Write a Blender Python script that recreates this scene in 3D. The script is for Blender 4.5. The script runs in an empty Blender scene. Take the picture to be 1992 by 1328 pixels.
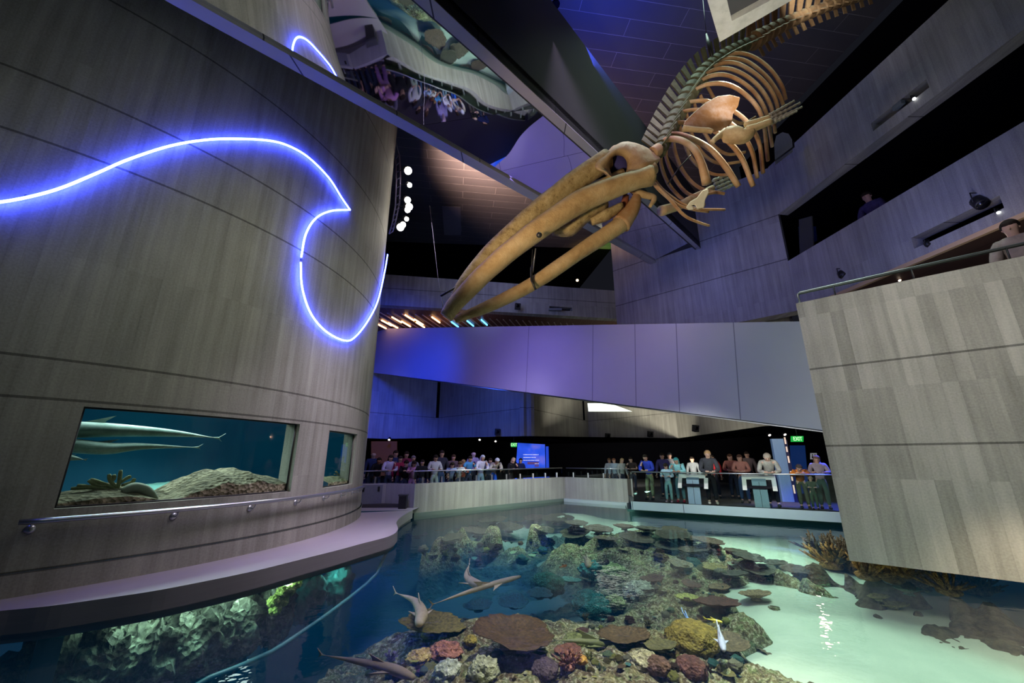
import bpy, bmesh, math, random
from mathutils import Vector as V, Matrix, noise as mn
random.seed(7)
sc = bpy.context.scene
col = sc.collection
# ------------------------------------------------------------------ camera model (1992 x 1328)
F = 788.0; PITCH = math.atan(229/788); CZ = 1.95
cP, sP = math.cos(PITCH), math.sin(PITCH)
EYE = V((0, 0, CZ))
def ray(x, y):
    u = (x-996)/F; v = (664-y)/F
    return V((u, cP-v*sP, sP+v*cP))
def onz(x, y, z):
    r = ray(x, y); return EYE + r*((z-CZ)/r.z)
def ony(x, y, Y):
    r = ray(x, y); return EYE + r*(Y/r.y)
def onpl(x, y, p, n):
    r = ray(x, y); return EYE + r*(((V(p)-EYE).dot(n))/r.dot(n))
cam = bpy.data.cameras.new('camera'); cam.sensor_width = 36; cam.lens = F*36/1992
cam.clip_start = 0.05; cam.clip_end = 200
co = bpy.data.objects.new('camera', cam); col.objects.link(co)
co.location = EYE; co.rotation_euler = (math.pi/2+PITCH, 0, 0); sc.camera = co
sc.view_settings.view_transform = 'Standard'
sc.cycles.max_bounces = 7; sc.cycles.diffuse_bounces = 2; sc.cycles.glossy_bounces = 4
sc.cycles.transparent_max_bounces = 16; sc.cycles.use_denoising = True
sc.cycles.sample_clamp_indirect = 4; sc.cycles.caustics_reflective = False; sc.cycles.caustics_refractive = False
w = bpy.data.worlds.new('world'); sc.world = w; w.use_nodes = True
w.node_tree.nodes['Background'].inputs[0].default_value = (.35, .38, .55, 1)
w.node_tree.nodes['Background'].inputs[1].default_value = .02
# ------------------------------------------------------------------ materials
class NT:
    def __init__(s, name):
        s.m = bpy.data.materials.new(name); s.m.use_nodes = True
        s.t = s.m.node_tree; s.b = s.t.nodes['Principled BSDF']; s.out = s.t.nodes['Material Output']
    def n(s, typ, ins=None, **kw):
        nd = s.t.nodes.new('ShaderNode'+typ)
        for k, v in kw.items(): setattr(nd, k, v)
        for k, v in (ins or {}).items(): s.set(nd, k, v)
        return nd
    def set(s, nd, k, v):
        i = nd.inputs[k]
        if hasattr(v, 'is_output') or isinstance(v, bpy.types.NodeSocket): s.t.links.new(v, i)
        else: i.default_value = v
    def math(s, op, a, b=0.0):
        nd = s.n('Math', operation=op); s.set(nd, 0, a); s.set(nd, 1, b); return nd.outputs[0]
    def mix(s, f, a, b, bt='MIX'):
        nd = s.n('Mix', data_type='RGBA', blend_type=bt); s.set(nd, 0, f)
        for i, c in ((6, a), (7, b)):
            s.set(nd, i, c if not isinstance(c, tuple) else (c+(1,))[:4])
        return nd.outputs[2]
    def ramp(s, f, stops):
        nd = s.n('ValToRGB'); e = nd.color_ramp.elements
        while len(e) < len(stops): e.new(.5)
        for el, (p, c) in zip(e, stops):
            el.position = p; el.color = (c+(1,))[:4] if isinstance(c, tuple) else (c, c, c, 1)
        s.t.links.new(f, nd.inputs[0]); return nd.outputs[0]
    def bump(s, h, strength=.3, dist=.02):
        b = s.n('Bump', {'Strength': strength, 'Distance': dist, 'Height': h})
        s.t.links.new(b.outputs[0], s.b.inputs['Normal']); return b
    def base(s, c): s.set(s.b, 'Base Color', c if not isinstance(c, tuple) else (c+(1,))[:4])
_mc = {}
def plain(name, c, rough=.6, metal=0, emit=None, es=0, spec=None):
    if name in _mc: return _mc[name]
    k = NT(name)
    nz = k.n('TexNoise', {'Scale': 9.0, 'Detail': 3.0})
    cc = k.mix(nz.outputs[0], tuple(x*.86 for x in c), tuple(min(1, x*1.12) for x in c))
    k.base(cc); k.b.inputs['Roughness'].default_value = rough; k.b.inputs['Metallic'].default_value = metal
    if spec is not None: k.b.inputs['Specular IOR Level'].default_value = spec
    if emit: k.b.inputs['Emission Color'].default_value = emit+(1,); k.b.inputs['Emission Strength'].default_value = es
    _mc[name] = k.m; return k.m
def rnd3(): return tuple(random.random() for _ in range(3))
def concrete(name, c, board=.16, joints=(), jw=.018, contrast=1.0, warm=(1.04, 1, .93), bands=1.0):
    k = NT(name)
    uv = k.n('UVMap'); sp = k.n('SeparateXYZ', {0: uv.outputs[0]}); u, v = sp.outputs[0], sp.outputs[1]
    wob = k.n('TexNoise', {'Vector': k.n('CombineXYZ', {0: u, 1: k.math('MULTIPLY', v, .35)}).outputs[0], 'Scale': 1.6})
    uu = k.math('DIVIDE', u, board)
    fl = k.math('FLOOR', uu); fr = k.math('FRACT', uu)
    wn = k.n('TexWhiteNoise', {'W': fl}, noise_dimensions='1D')
    # boards run one lift (1.6 m) high
    seg = k.math('FLOOR', k.math('MULTIPLY', v, .62))
    wn2 = k.n('TexWhiteNoise', {'Vector': k.n('CombineXYZ', {0: fl, 1: seg}).outputs[0]}, noise_dimensions='2D')
    st = k.n('TexNoise', {'Vector': k.n('CombineXYZ', {0: k.math('MULTIPLY', u, 9.0), 1: k.math('MULTIPLY', v, .45)}).outputs[0], 'Scale': .8, 'Detail': 6.0, 'Roughness': .6})
    big = k.n('TexNoise', {'Vector': uv.outputs[0], 'Scale': .55, 'Detail': 4.0})
    fine = k.n('TexNoise', {'Vector': uv.outputs[0], 'Scale': 34.0, 'Detail': 2.0})
    s = k.math('ADD', k.math('MULTIPLY', k.math('SUBTRACT', wn2.outputs[0], .5), .17*contrast*bands), k.math('MULTIPLY', k.math('SUBTRACT', st.outputs[0], .5), .95*contrast))
    s = k.math('ADD', s, k.math('MULTIPLY', k.math('SUBTRACT', big.outputs[0], .5), .8*contrast))
    s = k.math('ADD', s, k.math('MULTIPLY', k.math('SUBTRACT', fine.outputs[0], .5), .5*contrast))
    s = k.math('ADD', s, 1.0)
    edge = k.math('LESS_THAN', k.math('MINIMUM', fr, k.math('SUBTRACT', 1.0, fr)), .035)
    s = k.math('SUBTRACT', s, k.math('MULTIPLY', edge, .07*contrast))
    jm = None
    for j in joints:
        d = k.math('LESS_THAN', k.math('ABSOLUTE', k.math('SUBTRACT', v, j)), jw)
        jm = d if jm is None else k.math('MAXIMUM', jm, d)
    if jm is not None: s = k.math('MULTIPLY', s, k.math('SUBTRACT', 1.0, k.math('MULTIPLY', jm, .6)))
    colr = k.mix(1.0, tuple(a*b for a, b in zip(c, warm)), k.n('CombineColor', {0: s, 1: s, 2: s}).outputs[0], 'MULTIPLY')
    k.base(colr); k.b.inputs['Roughness'].default_value = .85; k.b.inputs['Specular IOR Level'].default_value = .2
    h = k.math('SUBTRACT', k.math('ADD', k.math('MULTIPLY', st.outputs[0], .5), k.math('ADD', k.math('MULTIPLY', wn2.outputs[0], .3), k.math('MULTIPLY', fine.outputs[0], .3))), k.math('MULTIPLY', edge, .4))
    if jm is not None: h = k.math('SUBTRACT', h, k.math('MULTIPLY', jm, 1.5))
    k.bump(h, .45, .012); return k.m
def panels(name, c, us, line=(.03, .03, .04), wdt=.012, rough=.5):
    k = NT(name); uv = k.n('UVMap'); sp = k.n('SeparateXYZ', {0: uv.outputs[0]})
    jm = None
    for j in us:
        d = k.math('LESS_THAN', k.math('ABSOLUTE', k.math('SUBTRACT', sp.outputs[0], j)), wdt)
        jm = d if jm is None else k.math('MAXIMUM', jm, d)
    nz = k.n('TexNoise', {'Vector': uv.outputs[0], 'Scale': 1.2, 'Detail': 4.0})
    cc = k.mix(nz.outputs[0], tuple(x*.85 for x in c), tuple(x*1.15 for x in c))
    k.base(k.mix(jm, cc, line) if jm is not None else cc); k.b.inputs['Roughness'].default_value = rough
    return k.m
def mottled(name, cols, scale=3.0, rough=.8, bump=.5, bscale=14.0, bd=.03, spec=.3):
    k = NT(name); tc = k.n('TexCoord')
    nz = k.n('TexNoise', {'Vector': tc.outputs['Object'], 'Scale': scale, 'Detail': 6.0, 'Roughness': .7})
    n = len(cols)
    cc = k.ramp(nz.outputs[0], [(.28+.44*i/(n-1), c) for i, c in enumerate(cols)])
    k.base(cc); k.b.inputs['Roughness'].default_value = rough; k.b.inputs['Specular IOR Level'].default_value = spec
    vo = k.n('TexVoronoi', {'Vector': tc.outputs['Object'], 'Scale': bscale})
    k.bump(k.math('ADD', vo.outputs[0], nz.outputs[0]), bump, bd); return k.m
def clear(name, ior=1.45, tint=(1, 1, 1), rough=.02, gl=(1, 1, 1)):
    k = NT(name); t = k.t; t.nodes.remove(k.b)
    a = k.n('BsdfTransparent', {0: tint+(1,)}); g = k.n('BsdfGlossy', {0: gl+(1,), 'Roughness': rough})
    f = k.n('Fresnel', {0: ior}); mx = k.n('MixShader', {0: f.outputs[0], 1: a.outputs[0], 2: g.outputs[0]})
    t.links.new(mx.outputs[0], k.out.inputs[0]); return k.m
def glow(name, c, st):
    if name in _mc: return _mc[name]
    k = NT(name); k.base((0, 0, 0)); k.b.inputs['Emission Color'].default_value = c+(1,); k.b.inputs['Emission Strength'].default_value = st
    _mc[name] = k.m; return k.m
# ------------------------------------------------------------------ mesh builder
class MB:
    def __init__(s): s.v = []; s.f = []; s.uv = {}; s.sm = []
    def add(s, vs, fs, smooth=False, uvs=None):
        o = len(s.v); s.v += [V(p) for p in vs]
        for i, f in enumerate(fs):
            s.f.append([o+a for a in f]); s.sm.append(smooth)
            if uvs: s.uv[len(s.f)-1] = uvs[i]
        return s
    def quad(s, a, b, c, d, uv=None): return s.add([a, b, c, d], [[0, 1, 2, 3]], uvs=[uv] if uv else None)
    def box(s, c, size, rot=None):
        hx, hy, hz = [q/2 for q in size]; M = rot or Matrix.Identity(3)
        vs = [V(c)+M @ V((x*hx, y*hy, z*hz)) for z in (-1, 1) for x, y in ((-1, -1), (1, -1), (1, 1), (-1, 1))]
        return s.add(vs, [[3, 2, 1, 0], [4, 5, 6, 7], [0, 1, 5, 4], [1, 2, 6, 5], [2, 3, 7, 6], [3, 0, 4, 7]])
    def hexa(s, lo, hi):      # two matching quads
        return s.add(list(lo)+list(hi), [[3, 2, 1, 0], [4, 5, 6, 7], [0, 1, 5, 4], [1, 2, 6, 5], [2, 3, 7, 6], [3, 0, 4, 7]])
    def prism(s, poly, z0, z1):
        n = len(poly); lo = [V((p[0], p[1], z0)) for p in poly]; hi = [V((p[0], p[1], z1)) for p in poly]
        return s.add(lo+hi, [list(range(n))[::-1], list(range(n, 2*n))]+[[i, (i+1) % n, n+(i+1) % n, n+i] for i in range(n)])
    def extrude(s, poly, d):  # 3-D polygon extruded by a vector
        n = len(poly); lo = [V(p) for p in poly]; hi = [p+V(d) for p in lo]
        return s.add(lo+hi, [list(range(n))[::-1], list(range(n, 2*n))]+[[i, (i+1) % n, n+(i+1) % n, n+i] for i in range(n)])
    def tube(s, pts, r, n=10, flat=1.0, up=None, caps=True, smooth=True):
        pts = [V(p) for p in pts]; m = len(pts); rr = r if isinstance(r, (list, tuple)) else [r]*m
        vs = []; prev = None
        for i, p in enumerate(pts):
            t = (pts[min(i+1, m-1)]-pts[max(i-1, 0)]).normalized()
            if prev is None:
                a = V(up) if up else (V((0, 0, 1)) if abs(t.z) < .9 else V((1, 0, 0)))
                x = t.cross(a).normalized()
            else:
                x = (prev-t*prev.dot(t)).normalized()
            y = x.cross(t).normalized(); prev = x
            for j in range(n):
                a = 2*math.pi*j/n; vs.append(p+x*math.cos(a)*rr[i]+y*math.sin(a)*rr[i]*flat)
        fs = [[i*n+j, i*n+(j+1) % n, (i+1)*n+(j+1) % n, (i+1)*n+j] for i in range(m-1) for j in range(n)]
        if caps: fs += [list(range(n))[::-1], [(m-1)*n+j for j in range(n)]]
        return s.add(vs, fs, smooth)
    def ball(s, c, r, n=12, m=8, rot=None, fn=None):
        rx, ry, rz = r if isinstance(r, (tuple, list)) else (r, r, r); M = rot or Matrix.Identity(3); c = V(c)
        vs = []; fs = []
        for i in range(m+1):
            th = math.pi*i/m
            for j in range(n):
                ph = 2*math.pi*j/n; d = V((math.sin(th)*math.cos(ph), math.sin(th)*math.sin(ph), math.cos(th)))
                p = V((d.x*rx, d.y*ry, d.z*rz))
                if fn: p = fn(p, d)
                vs.append(c+M @ p)
        for i in range(m):
            for j in range(n): fs.append([i*n+j, (i+1)*n+j, (i+1)*n+(j+1) % n, i*n+(j+1) % n])
        return s.add(vs, fs, True)
    def lathe(s, c, prof, n=16, M=None):
        M = M or Matrix.Identity(3); c = V(c); m = len(prof)
        vs = [c+M @ V((r*math.cos(2*math.pi*j/n), r*math.sin(2*math.pi*j/n), z)) for r, z in prof for j in range(n)]
        fs = [[i*n+j, i*n+(j+1) % n, (i+1)*n+(j+1) % n, (i+1)*n+j] for i in range(m-1) for j in range(n)]
        return s.add(vs, fs+[list(range(n))[::-1], [(m-1)*n+j for j in range(n)]], True)
    def build(s, name, mat=None, parent=None):
        me = bpy.data.meshes.new(name); me.from_pydata([tuple(p) for p in s.v], [], s.f); me.update()
        ul = me.uv_layers.new(name='UVMap')
        for p in me.polygons:
            p.use_smooth = s.sm[p.index]
            e = s.uv.get(p.index); n = p.normal
            for k, li in enumerate(p.loop_indices):
                if e: ul.data[li].uv = e[k]; continue
                q = me.vertices[me.loops[li].vertex_index].co
                if abs(n.z) < .7:
                    t = V((-n.y, n.x, 0)).normalized(); ul.data[li].uv = (t.dot(q), q.z)
                else: ul.data[li].uv = (q.x, q.y)
        if mat: me.materials.append(mat)
        o = bpy.data.objects.new(name, me); col.objects.link(o)
        if parent: own(o, parent)
        return o
def own(o, parent):
    o.parent = parent
    q = parent; M = Matrix.Identity(4); ch = []
    while q: ch.append(q); q = q.parent
    for q in reversed(ch):
        M = M @ q.matrix_parent_inverse @ q.matrix_basis
    o.matrix_parent_inverse = M.inverted()
def tag(o, label, cat, group=None, kind=None):
    o['label'] = label; o['category'] = cat
    if group: o['group'] = group
    if kind: o['kind'] = kind
    return o
def thing(name, label, cat, loc=(0, 0, 0), group=None, kind=None):
    o = bpy.data.objects.new(name, None); col.objects.link(o); o.location = loc; o.empty_display_size = .2
    return tag(o, label, cat, group, kind)
def copy_tree(o, loc, rotz=0, scale=1, parent=None):
    c = o.copy(); col.objects.link(c)
    if parent: c.parent = parent
    else:
        c.location = loc; c.rotation_euler = (0, 0, rotz); c.scale = (scale,)*3
    for ch in [x for x in col.objects if x.parent == o]: copy_tree(ch, None, parent=c)
    return c
def struct(name, mb, m, label, cat): return tag(mb.build(name, m), label, cat, kind='structure')
def wall(p0, p1, z0, z1, th, holes=(), mb=None):
    """upright slab from p0 to p1 (xy), th to the left of travel; holes = (s0,s1,z0,z1)"""
    mb = mb or MB(); p0 = V((p0[0], p0[1], 0)); p1 = V((p1[0], p1[1], 0)); L = (p1-p0).length; d = (p1-p0)/L; n = V((-d.y, d.x, 0))*th
    ss = sorted({0, L, *[h[0] for h in holes], *[h[1] for h in holes]}); zs = sorted({z0, z1, *[h[2] for h in holes], *[h[3] for h in holes]})
    P = lambda s, z, k: p0+d*s+n*k+V((0, 0, z))
    def cut(s, z): return any(h[0] < s < h[1] and h[2] < z < h[3] for h in holes)
    for a, b in zip(ss, ss[1:]):
        for e, f in zip(zs, zs[1:]):
            if not cut((a+b)/2, (e+f)/2):
                mb.quad(P(a, e, 0), P(b, e, 0), P(b, f, 0), P(a, f, 0)); mb.quad(P(b, e, 1), P(a, e, 1), P(a, f, 1), P(b, f, 1))
    mb.quad(P(0, z0, 1), P(L, z0, 1), P(L, z0, 0), P(0, z0, 0)); mb.quad(P(0, z1, 0), P(L, z1, 0), P(L, z1, 1), P(0, z1, 1))
    mb.quad(P(0, z0, 1), P(0, z0, 0), P(0, z1, 0), P(0, z1, 1)); mb.quad(P(L, z0, 0), P(L, z0, 1), P(L, z1, 1), P(L, z1, 0))
    for a, b, e, f in holes:
        mb.quad(P(a, e, 0), P(b, e, 0), P(b, e, 1), P(a, e, 1)); mb.quad(P(a, f, 1), P(b, f, 1), P(b, f, 0), P(a, f, 0))
        mb.quad(P(a, e, 0), P(a, e, 1), P(a, f, 1), P(a, f, 0)); mb.quad(P(b, e, 1), P(b, e, 0), P(b, f, 0), P(b, f, 1))
    return mb
def light(kind, loc, energy, color=(1, 1, 1), aim=None, size=.3, spot=40, blend=.5, size_y=None, spread=None):
    l = bpy.data.lights.new('lamp', kind); l.energy = energy; l.color = color
    if kind == 'AREA':
        l.size = size
        if size_y: l.shape = 'RECTANGLE'; l.size_y = size_y
    else: l.shadow_soft_size = size
    if spread: l.spread = math.radians(spread)
    if kind == 'SPOT': l.spot_size = math.radians(spot); l.spot_blend = blend
    o = bpy.data.objects.new('lamp', l); col.objects.link(o); o.location = loc
    if aim is not None: o.rotation_euler = (V(aim)-V(loc)).to_track_quat('-Z', 'Y').to_euler()
    return o
def smooth_path(pts, n=8):
    pts = [V(p) for p in pts]; out = []
    for i in range(len(pts)-1):
        a, b = pts[i], pts[i+1]; p = pts[i-1] if i else a*2-b; q = pts[i+2] if i+2 < len(pts) else b*2-a
        for k in range(n):
            t = k/n
            out.append(.5*((2*a)+(b-p)*t+(2*p-5*a+4*b-q)*t*t+(3*a-p-3*b+q)*t**3))
    return out+[pts[-1]]
def aimrot(d):   # local z along d
    return V(d).to_track_quat('Z', 'Y').to_matrix()
# ================================================================== SETTING
CX, CY, R = -12.5, 11.0, 8.19                     # the round tower
def onR(x, y, RR=R):
    d = ray(x, y); a = d.x**2+d.y**2; b = -2*(d.x*CX+d.y*CY); c = CX*CX+CY*CY-RR*RR; D = b*b-4*a*c
    t = (-b-math.sqrt(max(D, 0)))/(2*a); p = EYE+d*t
    return p
def cyl(th, z, RR=R): a = math.radians(th); return V((CX+RR*math.cos(a), CY+RR*math.sin(a), z))
CEIL = 15.5
M_drum = concrete('tower_concrete', (.30, .30, .27), .15, (.58, 2.75, 3.3, 6.5, 7.5, 9.5, 12.0))
M_conc = concrete('grey_concrete', (.36, .36, .345), .17, (1.55, 3.55), contrast=.9)
M_block = concrete('pale_concrete', (.38, .37, .345), .21, (2.2, 3.72), contrast=.95, bands=2.6)
M_far = concrete('far_concrete', (.34, .34, .34), .2, (9.6, 11.6), .02)
M_low = concrete('low_concrete', (.36, .35, .32), .12, contrast=.9)
M_led = plain('ledge_screed', (.34, .30, .30), .55)
M_black = plain('black_void', (.004, .004, .006), .9, spec=.0)  # near-black colour holds the darkness of the unlit interiors
M_dark = plain('dark_metal', (.012, .012, .015), .45)
M_grey = plain('grey_metal', (.2, .2, .22), .35, .6)
M_steel = plain('brushed_steel', (.5, .5, .52), .3, .9)
M_carpet = plain('dark_carpet', (.05, .045, .05), .9)
M_glass = clear('railing_glass', 1.45, (.93, .98, .96), .02)
M_pane = clear('tank_glass', 1.3, (.9, .97, .97), .03)
WIN = [(-39.05, -14.8, 1.31, 2.68), (-7.45, 4.3, 1.31, 2.62)]
ths = sorted({-95, 60, *[x for w_ in WIN for x in w_[:2]], *[t for t in range(-95, 61, 2)]})
zs = [.2, .58, 1.31, 2.62, 2.68, 3.3, 6.5, 9.5, 12, CEIL+.2]
mb = MB()
for a, b in zip(ths, ths[1:]):
    for e, f in zip(zs, zs[1:]):
        if any(w_[0] <= a and b <= w_[1] and w_[2] <= e and f <= w_[3] for w_ in WIN): continue
        rr = R+.03 if f <= .581 else R
        ua, ub = math.radians(a)*R, math.radians(b)*R
        mb.add([cyl(a, e, rr), cyl(b, e, rr), cyl(b, f, rr), cyl(a, f, rr)], [[0, 1, 2, 3]], True, [[(ua, e), (ub, e), (ub, f), (ua, f)]])
for a0, a1, e, f in WIN:                         # window reveals
    tt = [t for t in ths if a0 <= t <= a1]; ri = R-.35
    for a, b in zip(tt, tt[1:]):
        mb.quad(cyl(a, e), cyl(b, e), cyl(b, e, ri), cyl(a, e, ri)); mb.quad(cyl(b, f), cyl(a, f), cyl(a, f, ri), cyl(b, f, ri))
    mb.quad(cyl(a0, e, ri), cyl(a0, e), cyl(a0, f), cyl(a0, f, ri)); mb.quad(cyl(a1, e), cyl(a1, e, ri), cyl(a1, f, ri), cyl(a1, f))
struct('wall_left', mb, M_drum, 'round board-marked concrete tower wall with the tank windows and neon wave', 'wall')
# tank behind the windows
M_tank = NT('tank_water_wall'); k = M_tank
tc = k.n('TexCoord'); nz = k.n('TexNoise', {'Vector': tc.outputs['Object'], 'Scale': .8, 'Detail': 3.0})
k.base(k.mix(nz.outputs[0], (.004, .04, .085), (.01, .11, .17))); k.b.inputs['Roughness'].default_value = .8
k.set(k.b, 'Emission Color', k.mix(nz.outputs[0], (.0, .018, .045), (.002, .045, .075))); k.b.inputs['Emission Strength'].default_value = .55  # wall emission stands in for the lit tank water
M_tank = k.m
mb = MB(); tt = list(range(-60, 31, 3)); RI = 4.6
for a, b in zip(tt, tt[1:]):
    mb.add([cyl(a, .8, RI), cyl(b, .8, RI), cyl(b, 3.2, RI), cyl(a, 3.2, RI)], [[0, 1, 2, 3]], True)
    mb.quad(cyl(a, 3.2, RI), cyl(b, 3.2, RI), cyl(b, 3.2, R-.1), cyl(a, 3.2, R-.1))
    mb.quad(cyl(a, .8, RI), cyl(b, .8, RI), cyl(b, .8, R-.1), cyl(a, .8, R-.1))
for t in (-60, 30): mb.quad(cyl(t, .8, RI), cyl(t, .8, R-.1), cyl(t, 3.2, R-.1), cyl(t, 3.2, RI))
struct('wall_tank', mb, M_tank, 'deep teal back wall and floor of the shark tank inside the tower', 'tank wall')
for i, (a0, a1, e, f) in enumerate(WIN):
    w_ = thing('window_%d' % (i+1), ['long curved tank window in the tower, sharks and rocks behind it', 'small curved tank window at the right edge of the tower'][i], 'window', cyl((a0+a1)/2, e), kind='structure')
    tt = [t for t in ths if a0 <= t <= a1]; mb = MB()
    for a, b in zip(tt, tt[1:]): mb.add([cyl(a, e, R-.12), cyl(b, e, R-.12), cyl(b, f, R-.12), cyl(a, f, R-.12)], [[0, 1, 2, 3]], True)
    mb.build('pane', M_pane, w_); mb = MB()
    mb.tube([cyl(t, f-.012, R-.1) for t in tt], .014, 6); mb.tube([cyl(t, e+.012, R-.1) for t in tt], .014, 6)
    for t in (a0+.1, a1-.1): mb.tube([cyl(t, e, R-.1), cyl(t, f, R-.1)], .014, 6)
    mb.build('window_frame', M_dark, w_)
# ledge around the tower foot
LED = [(0, 1188), (100, 1178), (200, 1164), (300, 1149), (400, 1130), (500, 1109), (600, 1084), (660, 1069), (700, 1058), (735, 1049), (756, 1043), (768, 1037), (774, 1030), (773, 1023), (771, 1017), (774, 1011), (783, 1003), (795, 996), (803, 992)]
led = [onz(x, y, .3) for x, y in LED]
led = [led[0]*2-led[1]+V((.15, -.5, 0)), led[0]+V((-.02, -.1, 0))]+led
led = [led[0]+V((-.6, -1.6, 0))]+led
led = smooth_path(led, 4)
inner = [cyl(t, .3, R-.3) for t in range(38, -71, -4)]
poly = [(p.x, p.y) for p in led]+[(-4.2, 16.2), (-6, 16.2)]+[(p.x, p.y) for p in inner]
mb = MB(); n = len(led)
top = led; bot = [V((p.x, p.y, .05)) for p in led]
for i in range(n-1): mb.add([bot[i], bot[i+1], top[i+1], top[i]], [[0, 1, 2, 3]], True)
bm_in = [V((CX, CY, 0))+(V((p.x, p.y, 0))-V((CX, CY, 0))).normalized()*(R-.3) for p in led]
for i in range(n-1):
    a, b = bm_in[i], bm_in[i+1]
    mb.quad(top[i], top[i+1], V((b.x, b.y, .3)), V((a.x, a.y, .3))); mb.quad(bot[i+1], bot[i], V((a.x, a.y, .05)), V((b.x, b.y, .05)))
mb.quad((led[-1].x, led[-1].y, .3), (-3.3, 16.5, .3), (-8, 16.5, .3), (-8, 14.0, .3))
struct('floor_ledge', mb, M_led, 'smooth screed walkway ledge curving around the foot of the round tower', 'ledge')
mb = MB()                                       # shadow lip under the ledge
lip = [p+((V((CX, CY, p.z))-p).normalized()*.05) for p in led]
for i in range(n-1): mb.add([V((lip[i].x, lip[i].y, -.05)), V((lip[i+1].x, lip[i+1].y, -.05)), V((lip[i+1].x, lip[i+1].y, .06)), V((lip[i].x, lip[i].y, .06))], [[0, 1, 2, 3]], True)
struct('trim_ledge', mb, M_led, 'recessed lip below the edge of the curved ledge, at the water line', 'trim')
# handrail on the tower
hr = thing('handrail', 'flat metal handrail bracketed to the curved wall below the tank windows', 'handrail', cyl(-20, 1.17, R+.12))
pts = [cyl(-41+i*1.5, 1.185, R+.13) for i in range(36)]
mb = MB(); mb.tube(pts, .035, 8, 1.0); hrl = mb.build('rail', M_steel, hr)
for t in (-40.2, -29.6, -21, -13.5, -6.8, -.8, 4.8, 9.5):
    b_ = MB(); p = cyl(t, 1.08, R)
    out = (cyl(t, 0, R+1)-cyl(t, 0, R)); b_.lathe(p, [(.055, 0), (.055, .012), (.02, .02)], 12, aimrot(out))
    b_.tube([p, p+out*.09, p+out*.13+V((0, 0, .04)), p+out*.13+V((0, 0, .08))], .011, 6); b_.build('bracket', M_steel, hr)
# neon wave
NEON = [(-60, 398), (0, 393), (60, 382), (120, 365), (190, 336), (250, 310), (330, 284), (400, 272), (460, 270), (520, 273), (560, 283), (600, 306), (640, 346), (665, 385), (681, 408)]
NEON2 = [(681, 408), (645, 410), (615, 424), (595, 455), (586, 500)]
NEON3 = [(585, 510), (588, 560), (605, 610), (635, 645), (670, 662), (690, 656), (715, 625), (735, 585), (748, 530), (754, 495)]
nw = thing('neon_wave', 'glowing blue-white neon tube in the shape of a breaking wave on the tower', 'neon sign', onR(400, 272))
G_neon = glow('neon_glow', (.035, .06, 1.0), 75)
for seg in (NEON, NEON2, NEON3):
    pts = smooth_path([onR(x, y, R+.075) for x, y in seg], 6)
    MB().tube(pts, .021, 8).build('neon_tube', G_neon, nw)
for x, y in ((52, 384), (388, 273), (630, 414), (585, 505)):
    p = onR(x, y, R+.0); o_ = (p-V((CX, CY, p.z))).normalized()
    MB().lathe(p, [(.02, 0), (.02, .05)], 8, aimrot(o_)).build('tube_holder', M_grey, nw)
# ------------------------------------------------------------ mirrored ramp overhead
D = V((.773, .976, .224)).normalized(); P2 = EYE+ray(800, 0)*5.9
Lh = V((-D.y, D.x, 0)).normalized(); RN = D.cross(Lh)
onr = lambda x, y: onpl(x, y, P2, RN)
back = -D*7; fw = D*.9
sl_o0, sl_o1 = onr(301, 0), onr(1271, 517)       # outer edge of left strip
sl_i0, sl_i1 = onr(345, 0), onr(1262, 500)
sr_i0, sr_i1 = onr(800, 0), onr(1345, 476)
sr_o0, sr_o1 = onr(843, 0), onr(1363, 483)
UPV = V((0, 0, 1))
sl_o1, sl_i1, sr_i1, sr_o1 = [p+fw for p in (sl_o1, sl_i1, sr_i1, sr_o1)]
rp = thing('mirrored_ramp', 'overhead ramp with mirror-panelled underside and dark grey side wall', 'ramp', sr_o1, kind='structure')
M_rampd = panels('ramp_side', (.036, .034, .032), [-9+2.2*i for i in range(16)], wdt=.01, rough=.6)
M_strip = panels('ramp_strip', (.36, .34, .36), [i*2.4-6 for i in range(14)], wdt=.012, rough=.55)
mb = MB(); mb.hexa([sl_o0+back, sl_o1, sl_i1, sl_i0+back], [p+UPV*.35 for p in (sl_o0+back, sl_o1, sl_i1, sl_i0+back)]); mb.build('edge_strip', M_strip, rp)
mb = MB(); mb.hexa([sr_i0+back, sr_i1, sr_o1, sr_o0+back], [p+UPV*.35 for p in (sr_i0+back, sr_i1, sr_o1, sr_o0+back)]); mb.build('edge_strip', M_strip, rp)
mb = MB(); h = 3.3
mb.hexa([sr_o0+back+UPV*.02, sr_o1+UPV*.02, sr_o1+Lh*.25+UPV*.02, sr_o0+back+Lh*.25+UPV*.02], [p+UPV*(h-.8*0) for p in (sr_o0+back, sr_o1, sr_o1+Lh*.25, sr_o0+back+Lh*.25)])
mb.build('side_wall', M_rampd, rp)
mb = MB(); mb.hexa([sl_o0+back-Lh*.3+UPV*.3, sl_o1-Lh*.3+UPV*.3, sl_o1-Lh*.1+UPV*.3, sl_o0+back-Lh*.1+UPV*.3], [p+UPV*2.2 for p in (sl_o0+back-Lh*.3, sl_o1-Lh*.3, sl_o1-Lh*.1, sl_o0+back-Lh*.1)])
mb.build('side_wall', M_rampd, rp)
k = NT('mirror'); tc = k.n('TexCoord'); oi = k.n('ObjectInfo')
off = k.n('VectorMath', {0: tc.outputs['Object'], 1: k.n('CombineXYZ', {0: k.math('MULTIPLY', oi.outputs['Random'], 40), 1: 3.0}).outputs[0]}, operation='ADD')
nz = k.n('TexNoise', {'Vector': off.outputs[0], 'Scale': .5, 'Detail': .5})
k.base((.82, .82, .86)); k.b.inputs['Metallic'].default_value = 1; k.b.inputs['Roughness'].default_value = .02; k.bump(nz.outputs[0], .16, .4); M_mir = k.m
cuts = [-.45, -.22, 0, .215, .36, .50, .66, .83, 1.0]
a0, a1, b0, b1 = sl_i0, sl_i1, sr_i0, sr_i1
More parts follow.
